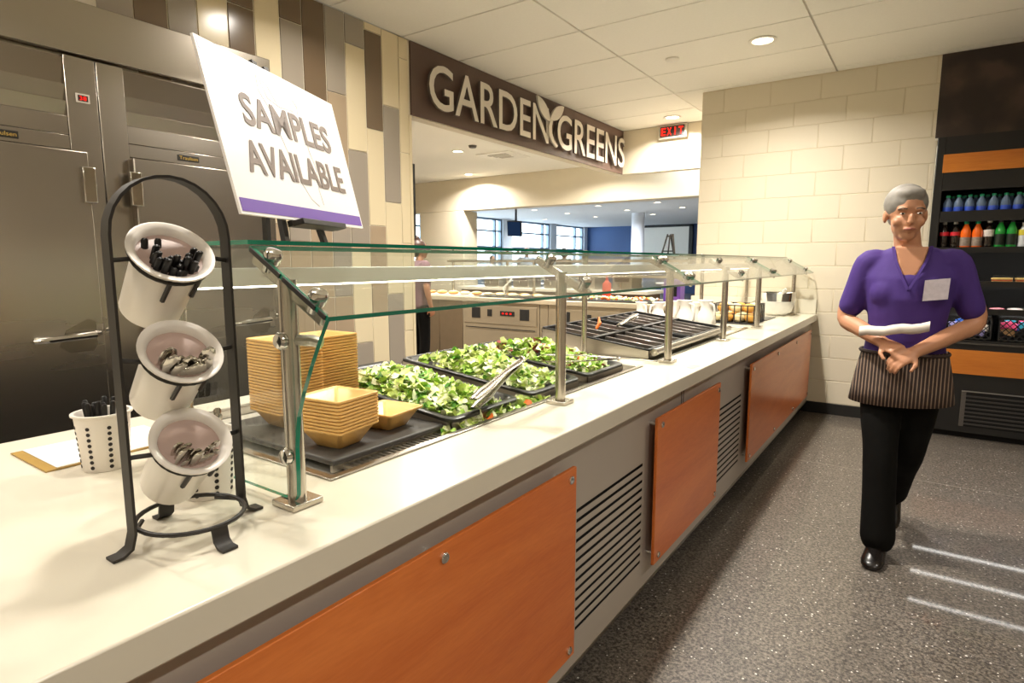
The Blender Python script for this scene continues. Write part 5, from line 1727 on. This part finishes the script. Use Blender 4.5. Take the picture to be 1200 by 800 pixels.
# folded towel held in the hands
tw = MB()
rows = []
for i in range(9):
    x = -.17 + .26 * i / 8
    rows.append([V((x, -.19 - .035 * math.sin(PI * i / 8) + .028 * math.cos(a), 1.052 + .035 * i / 8 + .022 * math.sin(a * 1.0) + .004 * math.sin(i * 1.7))) for a in [2 * PI * k / 10 for k in range(10)]])
tw.rings(rows)
twm = V((-.065, 3.30, 0))
tw.v = [p + twm for p in tw.v]
tw.build('folded_towel', M('towel_white', '#d9cfc4', .8, var=.15, scale=40), label='folded white towel held in front of the purple shirt', cat='towel', smooth=60)

# ---- simple standing people further back
def bystander(loc, rz, h, shirt, hairm, label, trouser=m_trouser, bun=False, arms='down', skin=m_skin):
    k = h / 1.70
    t = thing('person', label, 'person', loc, rz)
    b = MB()
    hf = head(b, V((0, -.01, 1.575)) * k, k=k)
    limb(b, [V((0, .01, 1.38)) * k, V((0, .0, 1.5)) * k], [.055 * k, .05 * k])
    E_ = []
    for s_ in (-1, 1):
        S_, El, Wr = V((s_ * .185, .01, 1.37)) * k, V((s_ * .235, .02, 1.10)) * k, V((s_ * .20, -.16 if arms == 'front' else -.05, 1.02 if arms == 'front' else .86)) * k
        limb(b, [S_, El, Wr], [.045 * k, .04 * k, .026 * k], 10)
        hand(b, Wr, Wr - El, (s_, 0, .2), .5, side=s_, k=k)
        E_.append((S_, El))
    fuse(b, 'body', skin, t, .009, 2)
    s2_ = MB()
    loft(s2_, [(V((0, .01, .86)) * k, V((.17 * k, 0, 0)), V((0, .125 * k, 0))), (V((0, .0, 1.08)) * k, V((.155 * k, 0, 0)), V((0, .12 * k, 0))), (V((0, 0, 1.27)) * k, V((.185 * k, 0, 0)), V((0, .128 * k, 0))), (V((0, .01, 1.37)) * k, V((.18 * k, 0, 0)), V((0, .095 * k, 0))), (V((0, .01, 1.44)) * k, V((.075 * k, 0, 0)), V((0, .062 * k, 0)))], 20)
    for S_, El in E_:
        limb(s2_, [V((S_.x * .7, S_.y, S_.z)), S_, El + (S_ - El) * .3], [.06 * k, .066 * k, .058 * k], 10)
    fuse(s2_, 'shirt', shirt, t, .014, 3)
    h2 = MB()
    h2.ball(hf((0, .025, .04)), tuple(q * k for q in (.084, .096, .085)), 14, 8); h2.ball(hf((0, .07, -.03)), tuple(q * k for q in (.066, .05, .07)), 12, 8)
    if bun: h2.ball(hf((0, .05, .135)), .042 * k, 12, 8)
    fuse(h2, 'hair', hairm, t, .012, 2)
    p_ = MB()
    loft(p_, [(V((0, .01, .82)) * k, V((.155 * k, 0, 0)), V((0, .115 * k, 0))), (V((0, .01, .93)) * k, V((.165 * k, 0, 0)), V((0, .12 * k, 0)))], 18)
    for s_ in (-1, 1):
        limb(p_, [V((s_ * .088, .01, .86)) * k, V((s_ * .095, -.005, .48)) * k, V((s_ * .10, .02, .09)) * k], [.092 * k, .07 * k, .062 * k], 12)
    fuse(p_, 'trousers', trouser, t, .016, 3)
    for s_ in (-1, 1):
        q = MB(); shoe(q, V((s_ * .10 * k, .02 * k, .078)), V((s_ * .11 * k, -.15 * k, .0))); q.build('shoe', m_shoe, t, world=False, smooth=60)
    return t
m_hair_br = M('brown_hair', '#3a2418', .5, var=.3, scale=30); m_hair_bk = M('black_hair', '#1a1614', .5, var=.2); m_hair_gr = M('pale_grey_hair', '#8d8a88', .6, var=.2)
bystander((-5.02, 5.3, 0), 2.75, 1.63, M('plum_shirt', '#6e5058', .8, var=.1), m_hair_br, 'person with a hair bun in a plum shirt standing at the rear station', bun=True)
bystander((-8.95, 13.6, 0), .4, 1.76, M('pale_blue_top', '#aebbd0', .8), m_hair_gr, 'grey-haired person in a pale top standing in the dining hall')
bystander((-7.26, 12.7, 0), 2.9, 1.70, M('dark_coat', '#2c2c33', .8), m_hair_bk, 'black-haired person in a dark coat standing in the dining hall')
bystander((-10.4, 14.0, 0), 1.2, 1.55, M('white_top', '#d5d3d0', .8), m_hair_br, 'brown-haired person in a white top standing by the windows')
